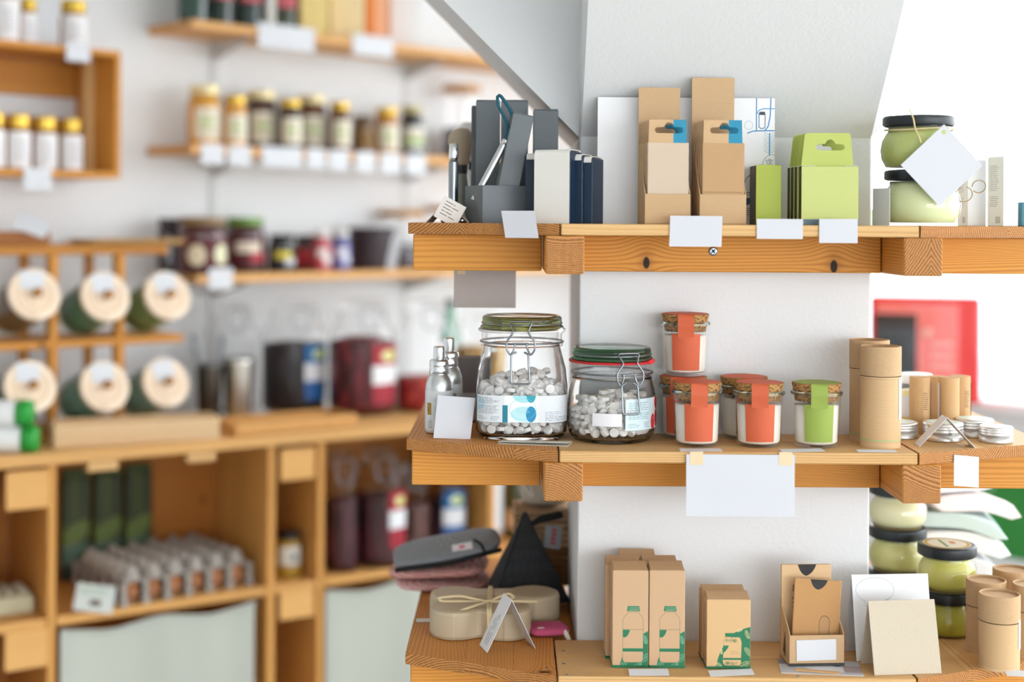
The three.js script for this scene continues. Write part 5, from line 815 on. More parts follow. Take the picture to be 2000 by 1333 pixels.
[[513, 530, '#eeece6', 'narrow pale carton between the bottles'], [577, 635, '#f0d68c', 'yellow carton beside the olive oil bottle'], [636, 706, '#f3d9a4', 'pale yellow carton beside the orange carton'], [707, 751, '#ef8a3c', 'bright orange carton on the uppermost shelf'], [753, 815, '#efeeec', 'white carton beside the orange carton']].forEach(([a, b, c, lab]) => {
  const p = place(a, b, 0, YW[0], 0.13), g = thing('paper_carton', lab, 'box', [p.x, YW[0], p.z], aim(p) - 0.12, 'cartons on the uppermost wall shelf'); part('body', rbox(p.r * 1.9, 0.2, 0.075, 0.002), M(c, 0.6), g, [0, 0.1, 0]); part('front_panel', box(p.r * 1.1, 0.19, 0.0008), M(c === '#ef8a3c' ? '#f7b58a' : c, 0.5), g, [p.r * 0.3, 0.1, 0.038]);
});
// lower wall shelf
{
  const red = printed(256, 128, (c, w, h) => { c.fillStyle = '#5c1a20'; c.fillRect(0, 0, w, h); c.fillStyle = '#e7d9b8'; c.beginPath(); c.ellipse(70, 75, 40, 48, 0, 0, 7); c.fill(); c.fillStyle = '#e3e0bb'; c.beginPath(); c.ellipse(185, 72, 40, 48, 0, 0, 7); c.fill(); }), sp = (c1, c2, c3) => printed(128, 128, (c, w, h) => { c.fillStyle = c1; c.fillRect(0, 0, w, h); c.fillStyle = c2; c.fillRect(20, 20, 70, 50); c.fillStyle = c3; c.fillRect(60, 70, 60, 45); });
  [[308, 353, 427, '#2c1620', '#2a2022', null, 'dark purple preserve jar at the end of the lower shelf', 0.05, 1], [342, 446, 424, '#4a161a', '#8a6e46', red, 'big red preserve jar with two cream oval labels', 0.14, 0.5], [437, 521, 425, '#44121a', '#6f9a42', sp('#57151e', '#e8dcc8', '#b83a4a'), 'big dark preserve jar with a green cloth top', 0.07, 0.5], [524, 576, 458, '#1d1c20', '#1a1a1c', sp('#23222a', '#e2cf4a', '#cfd0d6'), 'black-lidded preserve jar with a yellow label', 0.13, 1], [574, 622, 460, '#3c1a14', '#33201a', sp('#b3262a', '#c8363a', '#b3262a'), 'preserve jar with a red label and brown lid', 0.09, 1], [610, 646, 450, '#b44a52', '#e6e4e2', sp('#c9424a', '#f0e9e6', '#f0e9e6'), 'small red bottle with a silver cap on the lower shelf', 0.16, 1], [647, 684, 450, '#5c5a92', '#e6e4e2', sp('#7a74b4', '#e9eaf2', '#cfd2e6'), 'small violet bottle with a silver cap on the lower shelf', 0.16, 1]].forEach(([a, b, yt, c, l, lm, lab, off, lim]) => { const p = place(a, b, yt, YW[2], off); jar(lab, p.x, YW[2], p.z, p.r * (lim < 1 ? 0.95 : 1), p.h, honey(c), M(l, 0.4), lm, aim(p), 'goods on the lower wall shelf', { labH: 0.5, labSpan: 2.4 }); });
  const p = place(680, 772, 447, YW[2], 0.11), g = thing('dark_pot', 'wide dark brown pot on the lower wall shelf', 'pot', [p.x, YW[2], p.z]); part('wall', lathe([[0, 0], [p.r * 0.85, 0], [p.r * 0.9, 0.003], [p.r, p.h], [p.r * 0.94, p.h], [p.r * 0.84, 0.01], [0, 0.01]], 36), M('#35262a', 0.5), g); part('rim', new THREE.TorusGeometry(p.r * 0.97, 0.004, 8, 36), M('#3f2c2c', 0.5), g, [0, p.h, 0], [Math.PI / 2, 0, 0]);
  const q = wp(770, 0.2); card('leaning_card', 0.025, 0.098, 'narrow white card leaning on the dark pot', [q.X, YW[2] + 0.049, -q.D], [0, 0.2, -0.2], paper, 'card');
  // glass storage jars with wooden lids
  const wj = (a, b, yt, Ys, off, lab, fill, fh) => { const s = place(a, b, yt, Ys, off), o = thing('storage_jar', lab, 'jar', [s.x, Ys, s.z], aim(s), 'glass jars with wooden lids'); part('glass_body', lathe([[0, 0], [s.r * 0.92, 0], [s.r, 0.006], [s.r, s.h - 0.02]], 36), glass, o); part('contents', lathe([[0, 0.004], [s.r * 0.93, 0.004], [s.r * 0.93, s.h * fh], [0, s.h * fh]], 32), M(fill, 0.7), o); part('wooden_lid', lathe([[0, s.h - 0.022], [s.r * 0.9, s.h - 0.022], [s.r * 0.98, s.h - 0.018], [s.r * 0.98, s.h - 0.003], [s.r * 0.94, s.h], [0, s.h]], 36), M('#c08a48', 0.6), o); };
  wj(862, 938, 168, YW[1], 0.1, 'tall glass storage jar with a wooden lid on the middle wall shelf', '#3a2c33', 0.42);
  wj(740, 828, 411, YW[2], 0.07, 'glass storage jar with a wooden lid behind the dark pot', '#4c4046', 0.4);
  wj(832, 900, 402, YW[2], 0.08, 'glass storage jar with a wooden lid near the pillar shelf', '#b9a590', 0.5);
}
// wall crate with small labelled jars
{
  const pr = wp(235, 0.202), D0 = pr.D, yT = yAt(235, 100, D0), yB = yAt(235, 349, D0), t1 = pr.t, L = 0.62, h = yT - yB, th = 0.015, d = 0.2;
  const g = thing('wall_crate', 'honey-coloured wooden crate hung on the wall as a shelf', 'crate', onWall(t1 - L / 2, yB, 0.002), W45);
  timber('board', L, th, d, 0, TONE.rail, g, [0, th / 2, d / 2]); timber('board', L, th, d, 0, TONE.rail, g, [0, h - th / 2, d / 2]); timber('board', th, h - 2 * th, d, 1, TONE.rail, g, [L / 2 - th / 2, h / 2, d / 2]); timber('board', th, h - 2 * th, d, 1, TONE.rail, g, [-L / 2 + th / 2, h / 2, d / 2]);
  timber('back_slat', L - 0.034, 0.135, 0.01, 0, TONE.crate, g, [0, th + 0.069, 0.006]); timber('back_slat', L - 0.034, 0.09, 0.01, 0, TONE.crate, g, [0, h - th - 0.047, 0.006]); timber('corner_post', 0.025, h - 2 * th - 0.002, 0.025, 1, TONE.board, g, [L / 2 - th - 0.0135, h / 2, 0.09]);
  const amber = honey('#a8702a'), grp = 'small white-labelled jars in and on the wall crate';
  const row = (list, Ys, off, labs) => list.forEach(([a, b, yt], i) => { const s = place(a, b, yt, Ys, off); jar(labs[i], s.x, Ys, s.z, s.r, s.h, amber, gold, whiteLab, aim(s), grp, { name: 'small_jar', labH: 0.66, labY: 0.36, labSpan: 2.6, lidH: s.h * 0.22, lid: 0.9 }); });
  row([[116, 160, 233], [64, 110, 229], [12, 58, 224], [-40, 8, 220]], yB + th, 0.13, ['small gold-lidded jar inside the crate, next to its end board', 'small gold-lidded jar inside the crate, second from its end board', 'small gold-lidded jar inside the crate, third from its end board', 'small gold-lidded jar inside the crate, fourth from its end board']);
  row([[114, 167, 2], [36, 70, -2], [-18, 34, -40]], yT, 0.12, ['small gold-lidded jar on top of the crate above the price tag', 'small gold-lidded jar on top of the crate touching the white panel', 'larger white-labelled jar on top of the crate, two from the white panel']);
  const s = place(71, 112, -60, yT, 0.15); card('white_panel', s.r * 2, 0.18, 'blank white panel standing among the jars on top of the crate', [s.x, yT + 0.09, s.z], [0, aim(s) - 0.3, 0], paper, 'panel');
  wallTag(129, 173, 84, 120, 'white price tag on the upper board of the wall crate', 0.2065); wallTag(48, 98, 328, 371, 'white price tag on the lower board of the wall crate', 0.2065);
}
// ---------------------------------------------------------------- the counter of stacked crates
const C33 = R(33), cLine = line(-0.806, 3.2, 33), YC = CY - 0.506, CO = [-0.806, 0, -3.2];
const onC = (t, y, off) => [CO[0] + Math.cos(C33) * t + Math.sin(C33) * off, y, CO[2] - Math.sin(C33) * t + Math.cos(C33) * off];   // off > 0 comes forward
const cp = (px, off = 0) => cLine(px, off);
const YS = CY - 0.868;
{
  const g = thing('crate_counter', 'long wooden counter made of pine crates with open compartments', 'counter', onC(0, 0, 0), C33), tA = cp(-60).t, tB = cp(1085).t, dep = 0.36, th = 0.026;
  timber('worktop', tB - tA, th, dep, 0, '#e9b876', g, [(tA + tB) / 2, YC - th / 2, -dep / 2]);
  for (const px of [205, 398]) timber('batten', 0.068, 0.022, 0.03, 0, TONE.board, g, [cp(px).t, YC - th - 0.012, -0.017]);
  const post = (px, w, tone = '#e2a95f') => timber('divider', w, YC - th - 0.001, dep - 0.02, 1, tone, g, [cp(px).t, (YC - th) / 2, -dep / 2 - 0.008]);
  post(110, 0.018); post(540, 0.02); post(637, 0.018); post(972, 0.02); post(-40, 0.018);
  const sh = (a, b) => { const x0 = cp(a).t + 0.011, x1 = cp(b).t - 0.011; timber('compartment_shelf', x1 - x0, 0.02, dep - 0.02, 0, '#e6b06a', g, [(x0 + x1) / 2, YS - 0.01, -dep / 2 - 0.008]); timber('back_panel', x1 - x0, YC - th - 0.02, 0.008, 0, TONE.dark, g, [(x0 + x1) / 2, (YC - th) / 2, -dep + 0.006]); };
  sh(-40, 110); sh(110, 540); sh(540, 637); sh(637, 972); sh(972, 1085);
  for (const [a, b, y0, y1] of [[22, 100, 922, 998], [22, 100, 1237, 1312], [556, 626, 878, 940], [556, 626, 1158, 1212]]) { const m = (a + b) / 2, p = cp(m), k = p.D / F; timber('end_block', (b - a) * k / Math.cos(C33) * 0.88, (y1 - y0) * k, 0.016, 0, '#ecb973', g, [p.t, yAt(m, (y0 + y1) / 2, p.D), -0.024]); }
}
const onCount = (px, py, Y = YC) => { const D = (CY - Y) * F / (py - PY - (px - PX) * ROLL), p = P(px, py, D); return { x: p[0], z: p[2], D }; };
// big clip jars on the counter and in its compartment
function bigJar(label, px, py, wpx, yt, fill, fh, lab, Ys = YC, tint = jarGlass) {
  const s = onCount(px, py, Ys), k = s.D / F, r = wpx * k / 2 * 0.96, h = yAt(px, yt, s.D) - Ys, g = thing('large_jar', label, 'jar', [s.x, Ys, s.z], Math.atan2(-s.x, -s.z) + 0.25);
  const wallP = [[r * 0.86, 0], [r * 0.96, h * 0.03], [r, h * 0.1], [r, h * 0.66], [r * 0.94, h * 0.74], [r * 0.75, h * 0.82], [r * 0.7, h * 0.86], [r * 0.72, h * 0.9]];
  part('glass_body', lathe([[0, 0], ...wallP, ...wallP.map(([x, y], i) => [x - 0.0028, y + (i < 2 ? 0.004 : 0)]).reverse(), [0, 0.004]], 40), tint, g);
  if (fh) part('contents', lathe([[0, 0.006], [r * 0.84, 0.006], [r * 0.93, h * 0.05], [r * 0.955, h * 0.12], [r * 0.955, h * Math.min(fh, 0.64)], [r * 0.5, h * fh * 1.03], [0, h * fh * 0.98]], 32), fill, g);
  part('glass_lid', lathe([[r * 0.7, h * 0.9], [r * 0.76, h * 0.905], [r * 0.76, h * 0.925], [r * 0.7, h * 0.93], [r * 0.68, h * 0.97], [r * 0.6, h], [0, h * 0.99]], 40), tint, g);
  part('wire_clasp', tube([[-0.02, h * 0.95, r * 0.74], [0.02, h * 0.95, r * 0.74], [0.024, h * 0.84, r * 0.78], [0.014, h * 0.76, r * 0.84], [-0.014, h * 0.76, r * 0.84], [-0.024, h * 0.84, r * 0.78]], 0.0018, 50, true), steel, g);
  if (lab) part('label', arcBand(r + 0.001, r + 0.001, h * lab.h, lab.a, lab.s, 20), lab.m, g, [0, h * lab.y, 0]);
  return g;
}
const fruit = (a, b, s) => { const m = new THREE.MeshPhysicalMaterial({ color: '#ffffff', roughness: 0.5, map: tex(128, 128, (u, v) => { const n = vnoise(u * 14, v * 16, s), A = new THREE.Color(a), B = new THREE.Color(b); const c = A.lerp(B, n > 0.62 ? 1 : n > 0.5 ? 0.5 : 0); c.convertLinearToSRGB(); return [c.r, c.g, c.b]; }) }); m.map.repeat.set(3, 1); return m; };
const jarLab = (top, dot, bot) => printed(128, 256, (c, w, h) => { c.fillStyle = top; c.fillRect(0, 0, w, h * 0.34); c.fillStyle = dot; c.beginPath(); c.ellipse(70, 46, 36, 24, 0, 0, 7); c.fill(); c.fillStyle = '#c9d94a'; c.beginPath(); c.ellipse(78, 46, 18, 16, 0, 0, 7); c.fill(); c.fillStyle = '#eef0f4'; c.fillRect(0, h * 0.34, w, h * 0.32); c.fillStyle = bot; c.fillRect(0, h * 0.66, w, h * 0.34); });
const blueLab = jarLab('#1f6ba8', '#e6efc9', '#2d62a4'), redLab = jarLab('#a8242e', '#efe9b8', '#a32436');
bigJar('empty large clip-top jar beside the steel cups', 452, 800, 108, 592, null, 0, null);
bigJar('large clip-top jar of dark purple fruit with a blue label', 574, 803, 132, 590, fruit('#160f12', '#2c1820', 3), 0.62, { m: blueLab, h: 0.5, y: 0.38, a: 0.55, s: 0.95 });
bigJar('large clip-top jar of crimson fruit with a red label', 707, 806, 136, 588, fruit('#4c0e18', '#8a1e2e', 5), 0.66, { m: redLab, h: 0.52, y: 0.36, a: 0.6, s: 1.1 });
bigJar('large clip-top jar with a little bright red fruit in it', 830, 800, 124, 588, fruit('#b3262a', '#e0574a', 7), 0.3, { m: M('#efeaf0', 0.5), h: 0.26, y: 0.5, a: 0.5, s: 0.9 });
bigJar('clip-top jar of golden nuts behind the spray bottles', 930, 790, 100, 610, fruit('#c79a52', '#e3c488', 9), 0.62, null);
{ const s = onCount(878, 776), g = thing('green_bottle', 'green bottle with a dark cap among the large clip-top jars', 'bottle', [s.x, YC, s.z]), h = yAt(876, 585, s.D) - YC; part('body', lathe([[0, 0], [0.024, 0], [0.026, 0.004], [0.026, h * 0.6], [0.012, h * 0.78], [0.011, h * 0.93], [0, h * 0.93]], 24), M('#5fae8c', 0.15), g); part('cap', cyl(0.0135, 0.0135, h * 0.07, 20), blackLid, g, [0, h * 0.965, 0]); }
// steel cups with tongs
[[465, 815, 62, 700, '#c9c5bd', 'ribbed steel cup standing before the empty large jar', true], [408, 818, 52, 712, '#5b564f', 'dark steel cup holding tongs beside the bin rack', false]].forEach(([px, py, w, yt, c, lab, rib]) => {
  const s = onCount(px, py), k = s.D / F, r = w * k / 2, h = yAt(px, yt, s.D) - YC, g = thing('steel_cup', lab, 'cup', [s.x, YC, s.z]), pts = [[0, 0.002], [r * 0.8, 0]]; for (let i = 0; i < 12; i++) { const f = i / 12; pts.push([r * (0.82 + 0.18 * f) + (rib ? 0.0012 * (i % 2) : 0), h * f + 0.003]); } pts.push([r, h], [r * 0.94, h], [r * 0.78, 0.006], [0, 0.006]);
  part('wall', lathe(pts, 36), M(c, 0.25, { metalness: 1 }), g); part('rim', new THREE.TorusGeometry(r * 0.98, 0.0022, 8, 36), steel, g, [0, h, 0], [Math.PI / 2, 0, 0]);
  if (!rib) for (const [dx, a] of [[-0.012, 0.14], [0.012, -0.1]]) { const t = thing('steel_tongs', dx < 0 ? 'steel tongs standing in the dark cup, tip bent outward' : 'steel scoop handle standing in the dark cup', 'tongs', [s.x + dx, YC + 0.008, s.z]); t.rotation.z = a; part('arm', rbox(0.01, 0.2, 0.003, 0.001, 2), steel, t, [0, 0.1, 0.004]); part('arm', rbox(0.01, 0.2, 0.003, 0.001, 2), steel, t, [0, 0.1, -0.006]); part('grip_end', new THREE.SphereGeometry(0.008, 16, 10), steel, t, [0, 0.2, 0]); }
});
// wooden trays and small things on the counter
function tray(label, x0, x1, pyF, h, d, off, tone, turn = C33) { const p = cp((x0 + x1) / 2, off), k = p.D / F, w = (x1 - x0) * k / Math.cos(turn) * 0.93, c = [p.X - Math.sin(turn) * d / 2, YC, -p.D - Math.cos(turn) * d / 2], g = thing('wooden_tray', label, 'tray', c, turn), t = 0.009; timber('bottom', w, 0.006, d, 0, tone, g, [0, 0.003, 0]); timber('side', w, h, t, 0, tone, g, [0, h / 2, d / 2 - t / 2]); timber('side', w, h, t, 0, tone, g, [0, h / 2, -d / 2 + t / 2]); timber('end', t, h, d - 2 * t - 0.001, 2, tone, g, [w / 2 - t / 2, h / 2, 0]); timber('end', t, h, d - 2 * t - 0.001, 2, tone, g, [-w / 2 + t / 2, h / 2, 0]); return g; }
tray('long pale wooden tray on the counter before the bin rack', 118, 430, 880, 0.052, 0.1, -0.03, '#efcfa4', R(24));
tray('low wooden tray on the counter before the big fruit jars', 470, 700, 845, 0.03, 0.13, -0.03, '#dba866', R(36));
{ const s = onCount(485, 848); card('price_card', 0.075, 0.03, 'white card lying on the counter between the two trays', [s.x, YC + 0.0008, s.z - 0.012], [-Math.PI / 2, 0, 0.4], paper); }
[[28, 846, 0.0, 'lower white roll with a green cap, lying on the counter'], [22, 846, 1, 'upper white roll with a green cap, lying on the other roll']].forEach(([px, py, k, lab]) => { const p = cp(40, -0.05), r = 0.028, g = thing('capped_roll', lab, 'roll', [p.X - 0.02 - k * 0.012, YC + r + k * (2 * r + 0.0006), -p.D], R(8)); part('sleeve', cyl(r, r, 0.17, 32).rotateZ(Math.PI / 2), M('#eef0ee', 0.5), g, [-0.06, 0, 0]); part('cap', lathe([[0, 0], [r + 0.0006, 0], [r + 0.0006, 0.024], [r * 0.9, 0.034], [0, 0.034]], 32).rotateZ(-Math.PI / 2), M('#27a23c', 0.4), g, [0.026, 0, 0]); });
// rack of tilted bins with round wooden lids
{
  const D0 = 3.32, ang = R(40), px0 = P(170, 640, D0), bl = line(px0[0], D0, 40), Y = (py, px = 170) => yAt(px, py, bl(px).D), yb = YC + 0.001, yt = Y(478), ym = Y(670), dep = 0.2, g = thing('bin_rack', 'wooden rack with six compartments for tilted glass bins', 'rack', [px0[0], yb, -D0], ang), tone = TONE.crate, T0 = bl(-60).t, T1 = bl(360).t, L = T1 - T0, M0 = (T0 + T1) / 2;
  const loc = (t, y, off) => [px0[0] + Math.cos(ang) * t + Math.sin(ang) * off, y, -D0 - Math.sin(ang) * t + Math.cos(ang) * off];
  timber('rack_board', bl(330).t - T0, 0.024, dep, 0, tone, g, [(bl(330).t + T0) / 2, yt - yb - 0.012, -dep / 2]); timber('rack_board', L, 0.018, dep, 0, TONE.rail, g, [M0, ym - yb, -dep / 2]); timber('rack_board', L, 0.014, dep, 0, tone, g, [M0, 0.007, -dep / 2]);
  for (const px of [108, 238]) { const t = bl(px).t; for (const [a, b] of [[0.0145, ym - yb - 0.0095], [ym - yb + 0.0095, yt - yb - 0.0245]]) timber('post', 0.02, b - a, 0.03, 1, TONE.rail, g, [t, (a + b) / 2, -0.016]); for (const [a, b] of [[0.0145, ym - yb - 0.0095], [ym - yb + 0.0095, yt - yb - 0.0245]]) timber('post', 0.02, b - a, 0.02, 1, tone, g, [t, (a + b) / 2, -dep + 0.012]); }
  const lidM = [new THREE.MeshPhysicalMaterial({ color: '#fbe6cd', map: GR[0], roughness: 0.5 })], inside = ['#7a4a34', '#5c7a64', '#8a8a56', '#5a5048', '#7a9488', '#8b9c94'];
  [[65, 578, 'the red-brown contents'], [203, 582, 'green contents'], [324, 580, 'olive contents'], [58, 758, 'dark contents'], [203, 757, 'pale green contents'], [322, 750, 'grey-green contents']].forEach(([px, py, what], i) => {
    const q = bl(px, 0.05), y = yAt(px, py, q.D), b = thing('tilted_bin', 'tilted glass bin with a round wooden lid in the rack, holding ' + what, 'jar', [q.X, y, -q.D], R(43)); b.rotation.order = 'YXZ'; b.rotation.x = R(71);   // own y points out of the rack and slightly up
    const r = 0.0565;
    part('glass_body', lathe([[0, -0.135], [r * 0.9, -0.135], [r, -0.125], [r * 1.02, -0.04], [r * 0.9, -0.012], [r * 0.88, 0]], 36), glassGreen, b); part('contents', lathe([[0, -0.13], [r * 0.88, -0.13], [r * 0.93, -0.12], [r * 0.94, -0.045], [0, -0.04]], 28), M(inside[i], 0.7), b);
    const ld = part('wooden_lid', lathe([[0, 0], [r * 1.02, 0], [r * 1.06, 0.003], [r * 1.06, 0.012], [r * 1.02, 0.015], [0, 0.015]], 40), lidM[0], b); part('knob', lathe([[0, 0.015], [0.008, 0.015], [0.007, 0.022], [0.0115, 0.03], [0.009, 0.036], [0, 0.037]], 20), M('#b07a40', 0.5), ld); part('paper_tag', rbox(0.056, 0.0008, 0.044, 0.0003, 1), paper, ld, [-0.004, 0.0158, -0.03], [0, 0.2 * (i % 3 - 1), 0]);
  });
  // kraft sheets and a box on the rack
  let y = yt; ['lowest kraft paper sheet of the pile on the bin rack', 'second kraft paper sheet of the pile on the bin rack', 'third kraft paper sheet of the pile on the bin rack', 'topmost kraft paper sheet of the pile on the bin rack'].forEach((lab, k) => { const t = bl(262 + (k % 2) * 8).t; solo('kraft_sheet', rbox(0.24 - 0.01 * (k % 2), 0.0025, 0.15, 0.001, 1), kraftMat('#d9ad6c'), lab, 'paper sheet', loc(t, y + 0.0015, -0.06 + 0.01 * (k % 2)), [0, ang + 0.08 * (k - 1.5), 0], 'kraft sheets piled on the bin rack'); y += 0.0032; });
  const t = bl(28).t; solo('brown_box', rbox(0.16, 0.03, 0.12, 0.003), M('#9a5d24', 0.6), 'flat brown wooden box lying on the bin rack', 'box', loc(t, yt + 0.0152, -0.05), [0, ang, 0]); const c = bl(78, -0.02); card('price_card', 0.075, 0.05, 'white card tilted on the flat brown box', [c.X, yt + 0.045, -c.D + 0.05], [-0.7, 0.3, -0.2], paper); const c2 = bl(58, -0.06); card('price_card', 0.06, 0.03, 'cream card lying on the flat brown box', [c2.X, yt + 0.0312, -c2.D], [-Math.PI / 2, 0, 0.3], cream);
}
// compartments: egg trays, bags, brochure, jars
{
  const pulp = M('#aaa39a', 0.95), n = 6, m = 5, pit = 0.053, H = 0.03;
  const cup = (up) => { const gs = []; for (let i = 0; i < n; i++) for (let j = 0; j < m; j++) { const c = up ? lathe([[0.0225, 0.0], [0.0195, 0.013], [0.014, 0.026], [0.006, H + 0.004], [0, H + 0.005]], 12) : lathe([[0.0, 0.0], [0.012, 0.0005], [0.0195, 0.018], [0.0225, 0.024]], 10); c.translate((i - 2.5) * pit, 0, (j - 2) * pit); gs.push(c); } if (up) { const b = box(n * pit, 0.003, m * pit); b.translate(0, 0.0015, 0); gs.push(b); } return mergeGeometries(gs.map((q) => q.index ? q.toNonIndexed() : q)); };
  const c = cp(322, -0.172), y0 = YS, tr = C33 + R(7), px = c.X, pz = -c.D, cs = Math.cos(tr), sn = Math.sin(tr), at2 = (x, z) => [px + cs * x + sn * z, pz - sn * x + cs * z];
  const a = thing('egg_tray', 'grey pulp egg tray holding brown eggs on the compartment shelf', 'egg tray', [px, y0 + 0.0005, pz], tr); part('cups', cup(false), pulp, a);
  const b = thing('egg_tray', 'upturned grey pulp egg tray covering the brown eggs', 'egg tray', [px, y0 + 0.052, pz], tr); part('cups', cup(true), pulp, b);
  const rp = lathe([[0.011, 0], [0.007, 0.03], [0.009, 0.052]], 8); for (let i = 0; i <= n; i++) part('rim_post', rp, pulp, a, [(i - 3) * pit, 0, m * pit / 2 - 0.002]); for (let j = 0; j < m; j++) part('rim_post', rp, pulp, a, [-n * pit / 2 + 0.002, 0, (j - m / 2) * pit]);
  const egg = lathe([[0, -0.026], [0.01, -0.0235], [0.0175, -0.016], [0.021, -0.004], [0.0205, 0.006], [0.0155, 0.019], [0.008, 0.0265], [0, 0.0285]], 20), em = M('#b06a34', 0.5); let k = 0;
  for (let i = 0; i < n; i++) for (let j = 0; j < m; j++) if (j === m - 1 || i === 0) { const [x, z] = at2((i - 2.5) * pit, (j - 2) * pit); solo('egg', egg, em, 'brown egg between the two grey pulp trays', 'egg', [x, y0 + 0.0268, z], [0, 0, 0], 'brown eggs in the pulp trays'); k++; }
  // upright packets behind
  const bagM = printed(256, 384, (q, w, h) => { q.fillStyle = '#2c3618'; q.fillRect(0, 0, w, h); q.fillStyle = '#46521a'; q.fillRect(90, 0, 40, 150); q.fillStyle = '#5a6a2c'; q.beginPath(); q.ellipse(120, 210, 150, 40, -0.2, 0, 7); q.fill(); q.fillStyle = '#4d6654'; q.fillRect(0, 250, w, 80); q.fillStyle = '#222b1c'; q.fillRect(0, 330, w, 60); });
  [[150, 0], [212, 1], [272, 2]].forEach(([x, i]) => { const s = cp(x, -0.325), g = thing('seed_bag', ['green paper bag standing next to the divider', 'green paper bag between two others behind the egg trays', 'green paper bag standing behind the egg trays'][i], 'bag', [s.X, YS, -s.D], C33 + 0.02 * i, 'green bags in the counter compartment'); part('bag_body', rbox(0.068, 0.25, 0.03, 0.008, 3), bagM, g, [0, 0.125, 0]); part('folded_top', rbox(0.064, 0.02, 0.024, 0.004, 2), M('#3c481f', 0.7), g, [0, 0.258, 0]); });
  const q = cp(190, -0.03); const br = printed(128, 96, (c2, w, h) => { c2.fillStyle = '#d3d8d2'; c2.fillRect(0, 0, w, h); lines(c2, 10, 14, 100, 3, 10, '#8fae96', 0.2, 0.4); c2.fillStyle = '#5b4334'; c2.fillRect(50, 55, 36, 20); }); solo('brochure', box(0.085, 0.062, 0.002), [paper, paper, paper, paper, br, paper], 'printed brochure propped before the egg trays', 'brochure', [q.X, YS + 0.0265, -q.D], [-0.6, 0.3, 0], undefined);
  const s = cp(2, -0.13), eb = thing('egg_carton', 'pale pulp egg carton in the compartment beside the divider', 'egg carton', [s.X, YS, -s.D], C33); part('base', rbox(0.13, 0.04, 0.1, 0.008, 3), M('#c9c2a2', 0.95), eb, [0, 0.02, 0]); const cups = []; for (let i = 0; i < 4; i++) for (let j = 0; j < 2; j++) { const e2 = new THREE.SphereGeometry(0.015, 14, 8, 0, 6.283, 0, 1.57); e2.translate((i - 1.5) * 0.03, 0, (j - 0.5) * 0.045); cups.push(e2); } part('lid_bumps', mergeGeometries(cups), M('#b0a890', 0.95), eb, [0, 0.04, 0]);
  const u = cp(568, -0.09); jar('small jar of yellow preserve with a pale label in the narrow compartment', u.X, YS, -u.D, 0.031, 0.108, honey('#a8821e'), blackLid, printed(96, 96, (c2, w, h) => { c2.fillStyle = '#d8d6cc'; c2.fillRect(0, 0, w, h); c2.fillStyle = '#2c3f55'; c2.fillRect(52, 40, 22, 30); }), 0.3, undefined, { labY: 0.5 });
  const dark = M('#6b4a50', 0.03, { transmission: 1, thickness: 0 });
  bigJar('dark large jar half hidden by the compartment divider', 668, 1112, 66, 885, fruit('#3a1c22', '#6a3038', 21), 0.6, null, YS);
  bigJar('dark large jar with a red label in the compartment under the counter', 742, 1100, 106, 880, fruit('#3c1218', '#5c1a24', 23), 0.6, { m: redLab, h: 0.5, y: 0.42, a: 0.55, s: 0.9 }, YS);
  bigJar('large jar of pale red fruit between two labelled jars under the counter', 808, 1086, 66, 905, fruit('#5c3a34', '#8a5a50', 25), 0.55, null, YS);
  bigJar('large jar with a blue label next to the compartment end panel', 874, 1076, 74, 905, fruit('#33222a', '#4e3038', 27), 0.6, { m: blueLab, h: 0.6, y: 0.42, a: 0.2, s: 1.4 }, YS);
  const z = cp(1012, -0.16); jar('dark green bottle-jar in the last compartment', z.X, YS, -z.D, 0.04, 0.2, honey('#2c3a1c'), M('#5f7a33', 0.4), M('#caa884', 0.6), 0.2, undefined, { labY: 0.28, labH: 0.25 });
  const z2 = cp(1072, -0.24); jar('dark jar with a yellow-green cap in the last compartment', z2.X, YS, -z2.D, 0.036, 0.23, honey('#221d1a'), M('#b3b23a', 0.4), M('#e2cdb4', 0.6), 0.2, undefined, { labY: 0.25, labH: 0.2 });
}
// curtains under the counter
[[124, 512, 'pale grey linen curtain hanging under the egg compartment'], [644, 960, 'pale grey linen curtain hanging under the jar compartment']].forEach(([a, b, lab]) => {
  const x0 = cp(a).t + 0.004, x1 = cp(b).t - 0.004, g = thing('linen_curtain', lab, 'curtain', onC((x0 + x1) / 2, YS - 0.33, -0.02), C33), L = x1 - x0, geo = new THREE.PlaneGeometry(L, 0.30, 60, 20), p = geo.attributes.position;
  for (let i = 0; i < p.count; i++) { const x = p.getX(i), y = p.getY(i), u = x / L + 0.5, v = y / 0.3 + 0.5, sag = 0.014 * Math.sin(Math.PI * ((u * 2) % 1)) * v; p.setXYZ(i, x, y - sag, 0.006 * Math.sin(u * 11 + 1) * (1.1 - v * 0.6) + 0.001 * Math.sin(u * 27)); }
  geo.computeVertexNormals(); const m = M('#c2c6bb', 0.95, { side: THREE.DoubleSide }); part('cloth', geo, m, g, [0, 0.15, 0]); const rod = part('hem', tube([0, 0.25, 0.5, 0.75, 1].map((u) => [-L / 2 + L * u, 0.297 - 0.014 * Math.sin(Math.PI * ((u * 2) % 1)), 0.003]), 0.004, 40), m, g);
});
